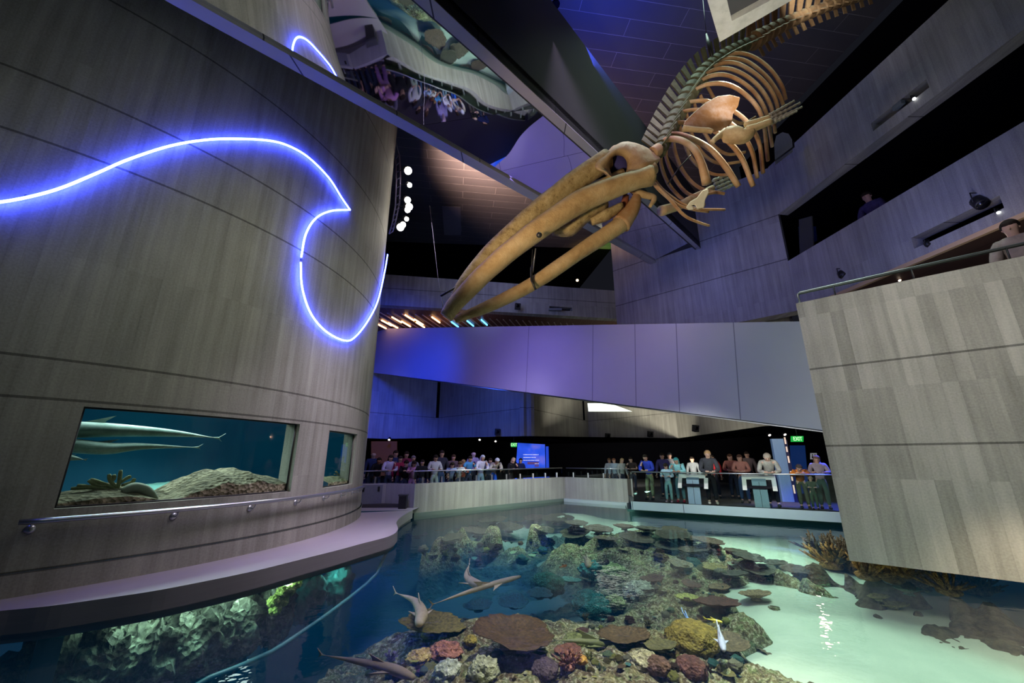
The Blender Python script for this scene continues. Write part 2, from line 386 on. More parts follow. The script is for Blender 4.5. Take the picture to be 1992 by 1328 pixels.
for c0, c1 in zip(cuts, cuts[1:]):
    q = [a0.lerp(a1, c0), a0.lerp(a1, c1), b0.lerp(b1, c1*.93+.0), b0.lerp(b1, c0*.93)]
    g = .006; ins = [q[0]+D*g, q[1]-D*g, q[2]-D*g, q[3]+D*g]
    MB().hexa([p+UPV*.06 for p in ins], [p+UPV*.1 for p in ins]).build('mirror_panel', M_mir, rp)
mb = MB(); q = [sl_o0+back, sl_o1, sr_o1, sr_o0+back]
mb.hexa([p+UPV*.2 for p in q], [p+UPV*.34 for p in q]); mb.build('deck_slab', M_dark, rp)
# ------------------------------------------------------------ far angled wall and right galleries
W1a = (5.40, 19.76); C1 = (10.95, 14.55)
dW = (V((C1[0]-W1a[0], C1[1]-W1a[1], 0))).normalized()
d2 = V((-.14, 1, 0)).normalized(); nB = V((d2.y, -d2.x, 0)); C1v = V((C1[0], C1[1], 0))
onB = lambda x, y: onpl(x, y, C1v, nB)
Z7 = 7.42
mb = wall(W1a, C1, Z7, 13.9, .6); struct('wall_back', mb, M_far, 'angled board-marked concrete wall where the mirrored ramp ends', 'wall')
def sB(p): return (C1v-V((p.x, p.y, 0))).dot(d2)
b2t = 9.5; b2b = Z7+.02
b1b = (onB(1525, 415).z+onB(1992, 45).z)/2; b1t = (onB(1542, 282).z+onB(1844, 0).z)/2
Bend = C1v-d2*13
def slot(a, b, lo, hi): return (sB(onB(*a)), sB(onB(*b)), lo, hi)
h2 = slot((1776, 475), (1948, 390), onB(1780, 483).z, onB(1774, 462).z)
h1 = slot((1697, 250), (1806, 165), onB(1700, 254).z, onB(1697, 238).z)
def bwall(z0, z1, hole): return wall((C1[0], C1[1]), (Bend.x, Bend.y), z0, z1, .45, [hole])
struct('wall_right_lower_gallery', bwall(b2b, b2t, h2), M_far, 'bluish concrete parapet band of the lower right gallery, with a long slot', 'wall')
struct('wall_right_upper_gallery', bwall(b1b, b1t, h1), M_far, 'grey concrete parapet band of the upper right gallery, with a short slot', 'wall')
inB = -nB if nB.x < 0 else nB                      # pointing out of the hall
M_soff = panels('walnut_soffit', (.10, .055, .035), [-4+1.1*i for i in range(24)], (.01, .01, .01), .01, .5)
mb = MB(); A, Bq = C1v, Bend
q = [A, Bq, Bq+inB*6, A+inB*6]
mb.add([p+UPV*(Z7-.05) for p in q], [[0, 1, 2, 3]]); struct('ceiling_walkway', mb, M_soff, 'dark brown panelled ceiling over the walkway behind the right block', 'ceiling')
M_trim = plain('timber_trim', (.62, .42, .22), .6)
mb = MB(); e0 = C1v-d2*.0; q = [e0-inB*.02, Bend-inB*.02, Bend+inB*.1, e0+inB*.1]
mb.hexa([p+UPV*(Z7-.1) for p in q], [p+UPV*(Z7+.02) for p in q]); struct('trim_1', mb, M_trim, 'thin tan trim along the lower edge of the lower right gallery', 'trim')
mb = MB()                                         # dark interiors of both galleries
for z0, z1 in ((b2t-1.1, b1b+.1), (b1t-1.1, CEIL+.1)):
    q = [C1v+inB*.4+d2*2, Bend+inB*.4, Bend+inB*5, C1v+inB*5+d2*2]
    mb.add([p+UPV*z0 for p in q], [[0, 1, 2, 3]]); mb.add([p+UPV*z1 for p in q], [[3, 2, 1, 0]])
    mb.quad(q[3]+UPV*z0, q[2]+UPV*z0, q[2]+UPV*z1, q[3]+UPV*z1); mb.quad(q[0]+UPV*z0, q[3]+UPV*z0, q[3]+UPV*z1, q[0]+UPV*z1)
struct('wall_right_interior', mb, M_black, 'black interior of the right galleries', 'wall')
mb = MB(); q = [C1v+inB*6+d2*3, Bend+inB*6]; mb.quad(q[0]+UPV*3, q[1]+UPV*3, q[1]+UPV*Z7, q[0]+UPV*Z7)
struct('wall_right_walkway', mb, plain('walkway_wall', (.05, .03, .025), .8), 'dark brown back wall of the walkway behind the right block', 'wall')
# niche panel at the end of the lower gallery
mb = MB(); a, b, c, d_ = onB(1532, 425), onB(1556, 418), onB(1560, 488), onB(1534, 505)
o_ = inB*.5
mb.extrude([p+o_ for p in (a, b, c, d_)], inB*.05); struct('trim_2', mb, plain('olive_return', (.06, .06, .05), .8), 'dim return wall at the inner end of the lower right gallery', 'trim')
mb = MB(); pl = [ony(x, y, 15.6) for x, y in ((1552, 428), (1556, 420), (1580, 418), (1586, 426), (1590, 468), (1556, 482))]
mb.extrude(pl, (.05, .1, 0)); tag(mb.build('blue_lit_panel', plain('blue_lit_tone', (.03, .06, .2), .5)), 'blue-lit panel with rounded top, light put into its colour, in the corner of the lower right gallery', 'panel')  # blue light on the panel is put into its colour
# ------------------------------------------------------------ ceiling
k = NT('ceiling_panels'); uv = k.n('UVMap')
br = k.n('TexBrick', {'Vector': uv.outputs[0], 'Color1': (.055, .055, .065, 1), 'Color2': (.045, .045, .055, 1), 'Mortar': (.26, .26, .28, 1), 'Scale': 1.0, 'Mortar Size': .006, 'Brick Width': 3.4, 'Row Height': .56})
nz = k.n('TexNoise', {'Vector': uv.outputs[0], 'Scale': 2.0, 'Detail': 4.0})
k.base(k.mix(k.math('MULTIPLY', nz.outputs[0], .6), br.outputs[0], (.035, .035, .042))); k.b.inputs['Roughness'].default_value = .55; M_ceil = k.m
ex, ey = V((.99, .14, 0)), V((-.14, .99, 0))
poly = [V((-22, -8, 0)), C1v-d2*22.5, C1v+d2*9, V((8, 24.5, 0)), V((-22, 22.5, 0))]
mb = MB(); mb.add([p+UPV*CEIL for p in poly], [[4, 3, 2, 1, 0]], uvs=[[(p.dot(ex), p.dot(ey)) for p in poly][::-1]])
struct('ceiling', mb, M_ceil, 'dark metal-panelled ceiling with pale joint lines high above the pool', 'ceiling')
mb = MB(); q = [ony(x, y, 18.4) for x, y in ((860, 400), (896, 402), (897, 456), (864, 456))]
q = [onz(x, y, CEIL-.04) for x, y in ((860, 400), (896, 402), (897, 456), (864, 456))]
mb.extrude(q, (0, 0, -.03)); tag(mb.build('ceiling_hatch', plain('hatch_grey', (.10, .10, .13), .5)), 'pale square hatch panel on the ceiling right of the row of spotlights', 'hatch', kind='structure')
mb = MB(); p = onz(1081, 8, CEIL-.02); mb.lathe(p, [(.12, -.05), (.13, 0), (.12, .02)], 20); tag(mb.build('ceiling_hole', M_black), 'small round black opening in the blue-lit ceiling', 'ceiling light', kind='structure')
# ------------------------------------------------------------ upper back gallery
g0, g1 = ony(735, 540, 22), ony(1200, 560, 24.4)
gt = (ony(745, 540, 22).z+ony(1195, 560, 24.4).z)/2; gb = (ony(745, 601, 22).z+ony(1195, 613, 24.4).z)/2
GA, GB = (g0.x-4, g0.y-.8), (g1.x+.6, g1.y+.1)
sG = lambda px: (V((g0.x+(g1.x-g0.x)*(px-735)/465, g0.y+(g1.y-g0.y)*(px-735)/465, 0))-V((GA[0], GA[1], 0))).length
zG = lambda y: ony(1085, y, 23.8).z
struct('wall_back_gallery', wall(GA, GB, gb, gt, .5, [(sG(1058), sG(1104), zG(604), zG(597))]), M_far, 'long concrete parapet of the upper back gallery above the purple bridge', 'wall')
gd = V((GB[0]-GA[0], GB[1]-GA[1], 0)).normalized(); gn = V((-gd.y, gd.x, 0)); GAv, GBv = V((GA[0], GA[1], 0)), V((GB[0], GB[1], 0))
mb = MB(); q = [GAv, GBv, GBv+gn*9, GAv+gn*9]
mb.add([p+UPV*(gb+.01) for p in q], [[0, 1, 2, 3]]); struct('ceiling_back_gallery', mb, panels('copper_soffit', (.16, .075, .05), [-9+.75*i for i in range(40)], (.3, .2, .15), .008, .5), 'copper-brown panelled soffit below the upper back gallery', 'ceiling')
mb = MB(); mb.add([p+UPV*(gt-1.2) for p in q], [[0, 1, 2, 3]]); mb.quad(q[3]+UPV*5, q[2]+UPV*5, q[2]+UPV*18, q[3]+UPV*18); mb.add([p+UPV*(CEIL+1) for p in q], [[3, 2, 1, 0]])
struct('wall_back_interior', mb, M_black, 'black interior of the upper back gallery', 'wall')
sl = thing('slatted_ceiling', 'row of glowing warm and blue light slats below the upper back gallery', 'ceiling light', ony(900, 622, 26))
M_slat = plain('slat_white', (.5, .38, .3), .5)
for i in range(34):
    base = GAv+gd*(2.5+i*.42)+gn*1.3
    MB().hexa([base+UPV*(gb-.05), base+gd*.06+UPV*(gb-.05), base+gd*1.6+gn*3.2+UPV*(gb-.05), base+gd*1.54+gn*3.2+UPV*(gb-.05)], [base+UPV*gb, base+gd*.06+UPV*gb, base+gd*1.6+gn*3.2+UPV*gb, base+gd*1.54+gn*3.2+UPV*gb]).build('slat', M_slat, sl)
G_warm = glow('warm_lamp', (1, .55, .25), 5); G_cyan = glow('blue_lamp', (.1, .45, 1), 4)
for x, y, blue in ((752, 628, 0), (772, 622, 0), (797, 618, 0), (765, 633, 0), (790, 630, 0), (815, 626, 0), (848, 622, 0), (818, 632, 0), (742, 634, 0), (885, 631, 1), (915, 629, 1), (942, 627, 1)):
    p = onz(x, y, gb-.07); e = (gd*.44+gn*.9).normalized()*.55
    MB().tube([p-e, p+e], .05, 6).build('lamp_strip', G_cyan if blue else G_warm, sl)
# ------------------------------------------------------------ purple ramp bridge
bp = V((8.24, 11.2, 0)); bd = V((-.743, .669, 0)); bn = V((bd.y, -bd.x, 0)); onb = lambda x, y: onpl(x, y, bp, bn)
tl, bl, tr, br_ = onb(733, 639), onb(730, 725), onb(1548, 625), onb(1590, 835)
tm, bm_ = onb(1100, 632), onb(1100, 774)
e = bd*.6
slope_t = (tl-tr)/((tl-tr).dot(bd)); slope_b = (bl-br_)/((bl-br_).dot(bd))
TL, BL, TR, BR = tl+slope_t*2.0, bl+slope_b*2.0, tr-slope_t*1.3, br_-slope_b*.9
away = V((.669, .743, 0))*1.9
pb = thing('purple_bridge', 'smooth painted ramp bridge glowing blue to lavender across the middle of the hall', 'bridge', BR, kind='structure')
tU = V((-bd.x, -bd.y, 0)); us = []
for x in (1026, 1153, 1236, 1318, 1432): us.append(onb(x, 700))
M_fas = panels('painted_fascia', (.46, .44, .50), [], rough=.55)
k_ = NT('painted_fascia_jointed'); tcx = k_.n('TexCoord'); spx = k_.n('SeparateXYZ', {0: tcx.outputs['Object']})
jm = None
for p in us:
    d_ = k_.math('LESS_THAN', k_.math('ABSOLUTE', k_.math('SUBTRACT', k_.math('ADD', spx.outputs[0], k_.math('MULTIPLY', spx.outputs[2], -.055)), p.x-.055*p.z)), .011)
    jm = d_ if jm is None else k_.math('MAXIMUM', jm, d_)
nz = k_.n('TexNoise', {'Vector': tcx.outputs['Object'], 'Scale': .6, 'Detail': 5.0})
k_.base(k_.mix(jm, k_.mix(nz.outputs[0], (.42, .40, .46), (.50, .48, .54)), (.2, .19, .24))); k_.b.inputs['Roughness'].default_value = .55
mb = MB(); N_ = 12
mb.hexa([BR, BL, BL+away*.06, BR+away*.06], [TR, TL, TL+away*.06, TR+away*.06]); mb.build('fascia', k_.m, pb)
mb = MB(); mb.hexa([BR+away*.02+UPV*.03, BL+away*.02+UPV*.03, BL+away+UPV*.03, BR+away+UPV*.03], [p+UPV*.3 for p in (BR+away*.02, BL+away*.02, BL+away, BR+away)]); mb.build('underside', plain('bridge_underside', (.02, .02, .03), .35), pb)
mb = MB(); mb.hexa([BR+away*.94, BL+away*.94, BL+away, BR+away], [TR+away*.94-UPV*.3, TL+away*.94-UPV*.3, TL+away-UPV*.3, TR+away-UPV*.3]); mb.build('rear_parapet', M_fas, pb)
# dark shadow gap strip above the right part of the bridge
# ------------------------------------------------------------ right concrete block
KB = V((6.11, 8.15, 0)); dK = V((.74, -.672, 0)).normalized(); nK = V((.672, .74, 0))
onk = lambda x, y: onpl(x, y, KB, nK)
k0 = onk(1600, 850); KC = V((onk(1548, 590).x, onk(1548, 590).y, 0))
zt = onk(1548, 590).z; zb = onk(1652, 1090).z
Kf = KC+dK*9
struct('wall_right', wall((KC.x, KC.y), (Kf.x, Kf.y), zb, zt, .5), M_block, 'pale board-marked concrete block wall rising over the right side of the pool', 'wall')
mb = MB(); q = [KC+nK*.45, Kf+nK*.45, Kf+nK*5, KC+nK*5]; mb.hexa([p+UPV*zb for p in q], [p+UPV*(zt-1.05) for p in q])
struct('floor_walkway', mb, M_block, 'walkway floor slab behind the pale right block', 'floor')
rl = thing('walkway_railing', 'thin double metal railing on top of the pale right block', 'railing', KC+UPV*zt)
r0 = KC+nK*.12+dK*.05; top_ = onpl(1560, 568, KC+nK*.12, nK).z
for o_ in (0, .07):
    MB().tube([r0+UPV*zt+nK*o_, r0+UPV*(top_-.03)+nK*o_, r0+dK*.05+UPV*top_+nK*o_, r0+dK*8.5+UPV*top_+nK*o_], .022, 8).build('rail', M_dark if o_ else M_grey, rl)
for i in range(1, 6): MB().tube([r0+dK*(.62*i*1.9-.55)+UPV*zt, r0+dK*(.62*i*1.9-.55)+UPV*top_], .014, 6).build('post', M_dark, rl)
# ------------------------------------------------------------ lower deck, parapets and recess
ZD = .42; ZS = 3.3
PA, PBc, PC = (-3.5, 15.4), (2.62, 21.2), (5.15, 19.15)
ptop = 1.1
pn = lambda a, b: V((-(b[1]-a[1]), b[0]-a[0], 0)).normalized()
struct('wall_parapet_left', wall(PA, PBc, .12, ptop, .3), M_low, 'warm-lit concrete parapet along the left viewing deck', 'parapet wall')
struct('wall_parapet_back', wall(PBc, PC, .12, ptop, .3), M_low, 'short concrete parapet at the back corner of the pool', 'parapet wall')
mb = MB(); 
mb.prism([(2.62, 21.3), (5.2, 19.2), (5.0, 18.9), (2.5, 20.9)], -.12, .12); struct('trim_3', mb, plain('pale_sill', (.45, .5, .5), .5), 'pale sill under the back parapet at the water line', 'trim')
mb = MB(); mb.prism([(-3.45, 15.4), (2.6, 21.1), (2.5, 21.25), (-3.6, 15.55)], -.1, .125); struct('trim_4', mb, plain('wet_sill', (.16, .2, .16), .4), 'dark sill under the left parapet at the water line', 'trim')  # darker, greener sill colour than under the back parapet
deck = [(-9, 15.2), (-3.6, 15.5), (2.5, 21.4), (5.2, 19.3), (4.52, 16.45), (10.0, 13.15), (13, 11.35), (24, 20), (24, 44), (-24, 44), (-24, 15)]
mb = MB(); mb.prism(deck, .3, ZD); struct('floor', mb, M_carpet, 'dark floor of the lower viewing deck around the pool', 'floor')
mb = MB(); mb.hexa([V((4.5, 16.4, .13)), V((13, 11.25, .13)), V((13.2, 11.5, .13)), V((4.7, 16.7, .13))], [V((4.5, 16.4, ZD)), V((13, 11.25, ZD)), V((13.2, 11.5, ZD)), V((4.7, 16.7, ZD))])
struct('trim_5', mb, panels('pale_fascia', (.30, .36, .40), [-10, -8.2, -6.4, -4.6, -12, -2.8], wdt=.01), 'pale smooth fascia along the edge of the right viewing deck', 'trim')
# lower back walls hanging over the recess
A_ = [(-15.5, 22.3), (-9.53, 27.75), (-5.7, 31.5), (.906, 25.24), (6.35, 34.3), (11.1, 27.75), (10.68, 17.36), (11.6, 16.0)]
M_A = concrete('hanging_concrete', (.34, .34, .32), .22, (5.0,), contrast=.8)
nm = ['bluish far wall hanging over the left recess', 'inner face of the far left hanging wall', 'blue-lit hanging concrete wall left of the corner', 'beige-lit hanging wall right of the corner', 'beige hanging concrete wall behind the bridge', 'sloping-away hanging wall above the right deck', 'end of the hanging wall above the right deck']
A_[1] = (-8.6, 28.6)
def ext2(i):
    a, b = V((*A_[i], 0)), V((*A_[i+1], 0)); d_ = (b-a).normalized()*.35
    if i in (1, 3): a = a-d_
    if i in (0, 2): b = b+d_
    return a, b
for i in range(len(A_)-1):
    struct('wall_back_lower_%s' % ['far_left', 'left_return', 'left', 'middle', 'right', 'right_return', 'end'][i], wall(*ext2(i), ZS, 8.2, .3), M_A, nm[i]+', below the purple bridge', 'wall')
mb = MB(); pp = [V((x, y, ZS)) for x, y in A_]+[V((24, 16, ZS)), V((24, 44, ZS)), V((-24, 44, ZS)), V((-24, 22, ZS))]
bmx = bmesh.new(); bmx.faces.new([bmx.verts.new(p) for p in pp]); bmesh.ops.triangulate(bmx, faces=bmx.faces[:])
bmx.verts.index_update(); mb.add([v.co.copy() for v in bmx.verts], [[v.index for v in f.verts] for f in bmx.faces]); bmx.free()
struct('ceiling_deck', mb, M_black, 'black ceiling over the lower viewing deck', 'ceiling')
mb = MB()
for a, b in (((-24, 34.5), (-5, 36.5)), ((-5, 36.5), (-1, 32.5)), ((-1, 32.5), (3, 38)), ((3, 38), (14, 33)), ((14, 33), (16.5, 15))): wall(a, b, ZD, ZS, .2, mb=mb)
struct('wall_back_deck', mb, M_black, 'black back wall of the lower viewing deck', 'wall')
# bright panel under the bridge
q = [ony(x, y, 28.6) for x, y in ((1143, 784), (1186, 784), (1230, 800), (1145, 800))]
M_lp = glow('panel_white', (.9, 1, .85), 1.6)
mb = MB(); mb.extrude(q, (0, .05, 0)); tag(mb.build('light_panel', M_lp), 'bright white light panel just below the purple bridge', 'light panel')
# left corner: low wall with gate
gw = [(-9, 13.9), (-4.62, 15.75), (-3.5, 15.15)]
M_gatew = concrete('gate_concrete', (.30, .30, .33), .25, contrast=.5)
struct('wall_gate', wall(gw[0], gw[1], .28, ptop, .15), M_gatew, 'bluish low wall between the tower and the left parapet', 'wall')
struct('wall_gate_return', wall(gw[1], (PA[0]+.02, PA[1]-.02), .28, ptop, .15), M_gatew, 'short low wall at the end of the left parapet', 'wall')
dr = thing('door_1', 'low grey gate in the bluish wall beside the tower', 'gate', (-4.7, 15.6, .3), kind='structure')
gdv = V((gw[1][0]-gw[0][0], gw[1][1]-gw[0][1], 0)).normalized(); gno = V((gdv.y, -gdv.x, 0)); g1_ = V((gw[1][0], gw[1][1], 0))-gdv*.12+gno*.05; g0_ = g1_-gdv*.75; q = [g0_, g1_, g1_-gno*.04, g0_-gno*.04]
leaf = MB().hexa([p+UPV*.36 for p in q], [p+UPV*1.06 for p in q]).build('leaf', plain('gate_grey', (.14, .14, .18), .5), dr)
for t in (.12, .82):
    p = g0_.lerp(g1_, t)+gno*.02+V((0, 0, .92)); MB().box(p, (.07, .03, .16)).build('hinge', M_dark, leaf)
# ================================================================== POOL
# water: real surface with fresnel reflection over an absorbing body whose glow stands in for scattered light
k = NT('pool_water'); t = k.t; t.nodes.remove(k.b)
tc = k.n('TexCoord'); mp = k.n('Mapping', {0: tc.outputs['Object'], 'Scale': (1.0, 1.0, 1.0)})
n1 = k.n('TexNoise', {'Vector': mp.outputs[0], 'Scale': 3.2, 'Detail': 2.0}); n2 = k.n('TexNoise', {'Vector': mp.outputs[0], 'Scale': 13.0, 'Detail': 1.0})
hh = k.math('ADD', n1.outputs[0], k.math('MULTIPLY', n2.outputs[0], .22))
bmp = k.n('Bump', {'Strength': .16, 'Distance': .05, 'Height': hh})
a = k.n('BsdfTransparent', {0: (1, 1, 1, 1)}); g = k.n('BsdfGlossy', {0: (1, 1, 1, 1), 'Roughness': .035, 'Normal': bmp.outputs[0]})
fr = k.n('Fresnel', {0: 1.33}); mx = k.n('MixShader', {0: k.math('MULTIPLY', fr.outputs[0], .7), 1: a.outputs[0], 2: g.outputs[0]})
t.links.new(mx.outputs[0], k.out.inputs['Surface'])
va = k.n('VolumeAbsorption', {'Color': (.0, .42, .40, 1), 'Density': .095}); ve = k.n('Emission', {'Color': (.0, .24, .60, 1), 'Strength': .014})
ad = k.n('AddShader', {0: va.outputs[0], 1: ve.outputs[0]}); t.links.new(ad.outputs[0], k.out.inputs['Volume'])
M_water = k.m
mb = MB(); mb.box((2.5, 9.5, -1.6), (24, 25, 3.2)); wt = mb.build('pool_water', M_water)
tag(wt, 'clear blue-green pool water filling the hall floor', 'water', kind='stuff')
# bed: control points (px, py, z) read as spots on the bed
def ctrl(L): return [onz(x, y, z) for x, y, z in L]
def idw(pts, x, y, p=3.2):
    s = w_ = 0
    for q in pts:
        d = (q.x-x)**2+(q.y-y)**2+.003; f = d**(-p/2); s += f*q.z; w_ += f
    return s/w_
SAND = ctrl([(1992, 1328, -.75), (1700, 1328, -.72), (1480, 1328, -.72), (1800, 1200, -.68), (1600, 1200, -.66), (1500, 1150, -.62), (1700, 1100, -.6), (1500, 1080, -.5),
    (1400, 1050, -.45), (1250, 1015, -.4), (1100, 1000, -.38), (950, 1010, -.42), (870, 1020, -.5), (1600, 1040, -.5), (1300, 1300, -1.3), (1100, 1300, -1.3), (900, 1300, -1.5),
    (700, 1300, -1.9), (500, 1310, -2.0), (300, 1300, -2.0), (780, 1200, -1.9), (900, 1160, -1.7), (1000, 1160, -1.6), (1100, 1150, -1.4), (1200, 1120, -1.1), (1300, 1100, -.9), (790, 1120, -1.7), (900, 1100, -1.5), (1000, 1085, -1.3), (770, 1060, -1.2), (1100, 1075, -1.2), (900, 1060, -1.25), (1000, 1052, -1.15), (1080, 1058, -1.2), (850, 1072, -1.35), (1180, 1065, -1.1), (1250, 1075, -1.0)])
REEF = ctrl([(560, 1328, -2.2), (620, 1310, -2.0), (640, 1328, -1.5), (700, 1310, -.95), (760, 1270, -.75), (800, 1240, -.62), (900, 1235, -.5), (880, 1300, -.42), (800, 1328, -.5), (1000, 1328, -.34), (1000, 1265, -.45),
    (1100, 1300, -.4), (1100, 1250, -.62), (1200, 1328, -.38), (1250, 1270, -.5), (1350, 1310, -.45), (1420, 1300, -.55), (1380, 1240, -.5), (1450, 1200, -.56), (1400, 1160, -.5), (1500, 1175, -.6), (1470, 1150, -.55),
    (760, 1225, -2.1), (700, 1260, -2.2), (850, 1205, -2.0), (950, 1200, -1.7), (1050, 1205, -1.7), (1120, 1215, -1.3), (900, 1160, -1.75), (1000, 1150, -1.6), (1080, 1130, -1.7), (800, 1150, -1.9), (790, 1110, -1.7), (900, 1115, -1.55), (1000, 1110, -1.65), (1100, 1100, -1.45),
    (1180, 1130, -1.1), (1200, 1170, -.95), (1160, 1190, -1.15), (1250, 1200, -.8), (1300, 1140, -.65), (1300, 1180, -.7), (1350, 1110, -.5), (1250, 1090, -.6), (1420, 1110, -.42), (1520, 1115, -.42), (1570, 1130, -.45),
    (800, 1055, -.42), (860, 1040, -.34), (900, 1025, -.28), (960, 1022, -.26), (1040, 1018, -.22), (1110, 1024, -.22), (1180, 1038, -.26), (1240, 1035, -.26), (1330, 1052, -.3), (1370, 1066, -.32), (1440, 1090, -.36),
    (820, 1085, -1.25), (900, 1075, -1.05), (1000, 1065, -.85), (1100, 1062, -.55), (1200, 1070, -.5), (1300, 1080, -.45), (850, 1095, -1.6), (960, 1088, -1.6), (1050, 1080, -1.35), (1010, 1100, -1.6), (930, 1120, -1.7),
    (1480, 1328, -1.2), (1500, 1270, -1.3), (1495, 1235, -1.3), (1530, 1205, -1.2), (1560, 1185, -1.3), (1600, 1165, -1.3), (1560, 1260, -1.5), (1560, 1328, -1.5), (1640, 1230, -1.6), (1640, 1150, -1.3), (1620, 1110, -1.2), (1500, 1080, -1.1), (1430, 1062, -1.0), (1380, 1042, -.9), (1300, 1030, -.8), (1200, 1020, -.8), (1080, 1006, -.8), (1000, 1006, -.8), (930, 1010, -.8), (860, 1018, -.8), (1150, 996, -1), (950, 1000, -1), (1250, 1008, -1), (790, 1035, -.7),
    (1700, 1328, -1.4), (1800, 1200, -1.3), (1992, 1300, -1.4), (1700, 1100, -1.2), (500, 1328, -2.5), (1600, 1040, -1.0), (1400, 1010, -1.0), (770, 1080, -1.4)])
REEF_R = ctrl([(1600, 1065, -.3), (1640, 1075, -.24), (1585, 1098, -.28), (1640, 1105, -.25), (1700, 1120, -.25), (1760, 1130, -.27), (1850, 1150, -.28), (1920, 1165, -.3), (1700, 1160, -.5), (1780, 1180, -.55), (1700, 1190, -.6), (1820, 1215, -.62), (1880, 1220, -.65), (1900, 1195, -.55),
    (1560, 1090, -1.0), (1580, 1122, -1.0), (1630, 1165, -1.1), (1650, 1205, -1.2), (1740, 1240, -1.2), (1790, 1270, -1.3), (1860, 1275, -1.3), (1930, 1250, -1.3), (1965, 1210, -1.3), (1985, 1180, -1.2), (1990, 1300, -1.6), (1800, 1328, -1.6), (1600, 1250, -1.6), (1570, 1060, -.8), (1600, 1045, -.8), (1700, 1280, -1.3), (1992, 1300, -1.3), (1500, 1150, -1.3), (1750, 1090, -.3), (1850, 1110, -.4)])
def fbm(x, y, s, o=4): return mn.fractal(V((x*s, y*s, 3.7)), .8, 2.1, o)
def reef_z(x, y, P=REEF, amp=.09):
    b = mn.fractal(V((x*1.7, y*1.7, .3)), .9, 2.0, 3)*amp*1.3
    c = abs(mn.noise(V((x*6.5, y*6.5, 1.3))))*amp+abs(mn.noise(V((x*13, y*13, 2.3))))*amp*.8
    return min(idw(P, x, y)+b+c-amp*.5, -.1)
def grid(name, x0, x1, y0, y1, st, fn, keep=None):
    nx = int((x1-x0)/st); ny = int((y1-y0)/st); mb = MB(); H = {}
    for j in range(ny+1):
        for i in range(nx+1):
            x, y = x0+i*st, y0+j*st; H[i, j] = len(mb.v); mb.v.append(V((x, y, fn(x, y))))
    for j in range(ny):
        for i in range(nx):
            f = [H[i, j], H[i+1, j], H[i+1, j+1], H[i, j+1]]
            if keep and not any(keep(mb.v[q]) for q in f): continue
            mb.f.append(f); mb.sm.append(True)
    # drop unused vertices
    used = sorted({q for f in mb.f for q in f}); mp_ = {q: i for i, q in enumerate(used)}
    mb.v = [mb.v[q] for q in used]; mb.f = [[mp_[q] for q in f] for f in mb.f]
    return mb
sand_z = lambda x, y: idw(SAND, x, y)+fbm(x, y, 1.4)*.025+math.sin((x*.7+y)*14)*.003
k = NT('pale_sand'); tc = k.n('TexCoord'); sp = k.n('SeparateXYZ', {0: tc.outputs['Object']})
nz = k.n('TexNoise', {'Vector': tc.outputs['Object'], 'Scale': 2.2, 'Detail': 5.0}); nf = k.n('TexNoise', {'Vector': tc.outputs['Object'], 'Scale': 60.0, 'Detail': 2.0})
c_ = k.mix(nz.outputs[0], (.52, .60, .45), (.76, .80, .63)); c_ = k.mix(k.math('MULTIPLY', nf.outputs[0], .25), c_, (.3, .38, .33))
deep = k.n('MapRange', {0: sp.outputs[2], 1: -.8, 2: -1.35, 3: 0.0, 4: 1.0}); c_ = k.mix(deep.outputs[0], c_, (.01, .05, .09))  # deep-water gloom put into the sand colour by height
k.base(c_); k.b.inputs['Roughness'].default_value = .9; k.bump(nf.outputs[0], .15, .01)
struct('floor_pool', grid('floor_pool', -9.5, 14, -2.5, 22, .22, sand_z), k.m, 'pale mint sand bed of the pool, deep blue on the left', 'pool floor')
mb = MB()
for a, b in (((-9.3, -2.3), (14.2, -2.3)), ((14.2, -2.3), (14.2, 12)), ((14.2, 12), (4.6, 17.4)), ((4.6, 17.4), (5.0, 19.2)), ((5.0, 19.2), (2.4, 21.5)), ((2.4, 21.5), (-3.9, 15.6)), ((-3.9, 15.6), (-9.3, 15.6))):
    mb.quad((a[0], a[1], -3), (b[0], b[1], -3), (b[0], b[1], .04), (a[0], a[1], .04))
struct('wall_pool', mb, plain('pool_wall', (.03, .10, .09), .7), 'dark green submerged side wall of the pool', 'wall')
k = NT('reef_rock'); tc = k.n('TexCoord'); sp = k.n('SeparateXYZ', {0: tc.outputs['Object']})
nz = k.n('TexNoise', {'Vector': tc.outputs['Object'], 'Scale': 2.6, 'Detail': 7.0, 'Roughness': .75}); n2 = k.n('TexNoise', {'Vector': tc.outputs['Object'], 'Scale': 8.0, 'Detail': 5.0}); vo = k.n('TexVoronoi', {'Vector': tc.outputs['Object'], 'Scale': 9.0})
n3 = k.n('TexNoise', {'Vector': tc.outputs['Object'], 'Scale': 22.0, 'Detail': 7.0, 'Roughness': .7})
c_ = k.ramp(nz.outputs[0], [(.33, (.025, .018, .010)), (.44, (.12, .075, .03)), (.52, (.19, .15, .055)), (.60, (.46, .42, .18)), (.68, (.90, .88, .60))])
c_ = k.mix(k.ramp(n2.outputs[0], [(.5, 0.0), (.62, .75)]), c_, (.20, .26, .09)); c_ = k.mix(k.ramp(vo.outputs[0], [(.0, .55), (.3, 0.0)]), c_, (.20, .05, .025))
c_ = k.mix(k.ramp(n3.outputs[0], [(.5, 0.0), (.66, .85)]), c_, (.80, .76, .52)); c_ = k.mix(k.ramp(n3.outputs[0], [(.34, .9), (.47, 0.0)]), c_, (.008, .01, .008))
deep = k.n('MapRange', {0: sp.outputs[2], 1: -.70, 2: -1.25, 3: 0.0, 4: .97}); c_ = k.mix(deep.outputs[0], c_, k.mix(n2.outputs[0], (.002, .022, .05), (.012, .085, .115)))  # blue gloom of the canyon mixed into the rock colour with depth
k.base(c_); k.b.inputs['Roughness'].default_value = .9; k.bump(k.math('ADD', n3.outputs[0], k.math('ADD', vo.outputs[0], n2.outputs[0])), .9, .05); M_reef = k.m
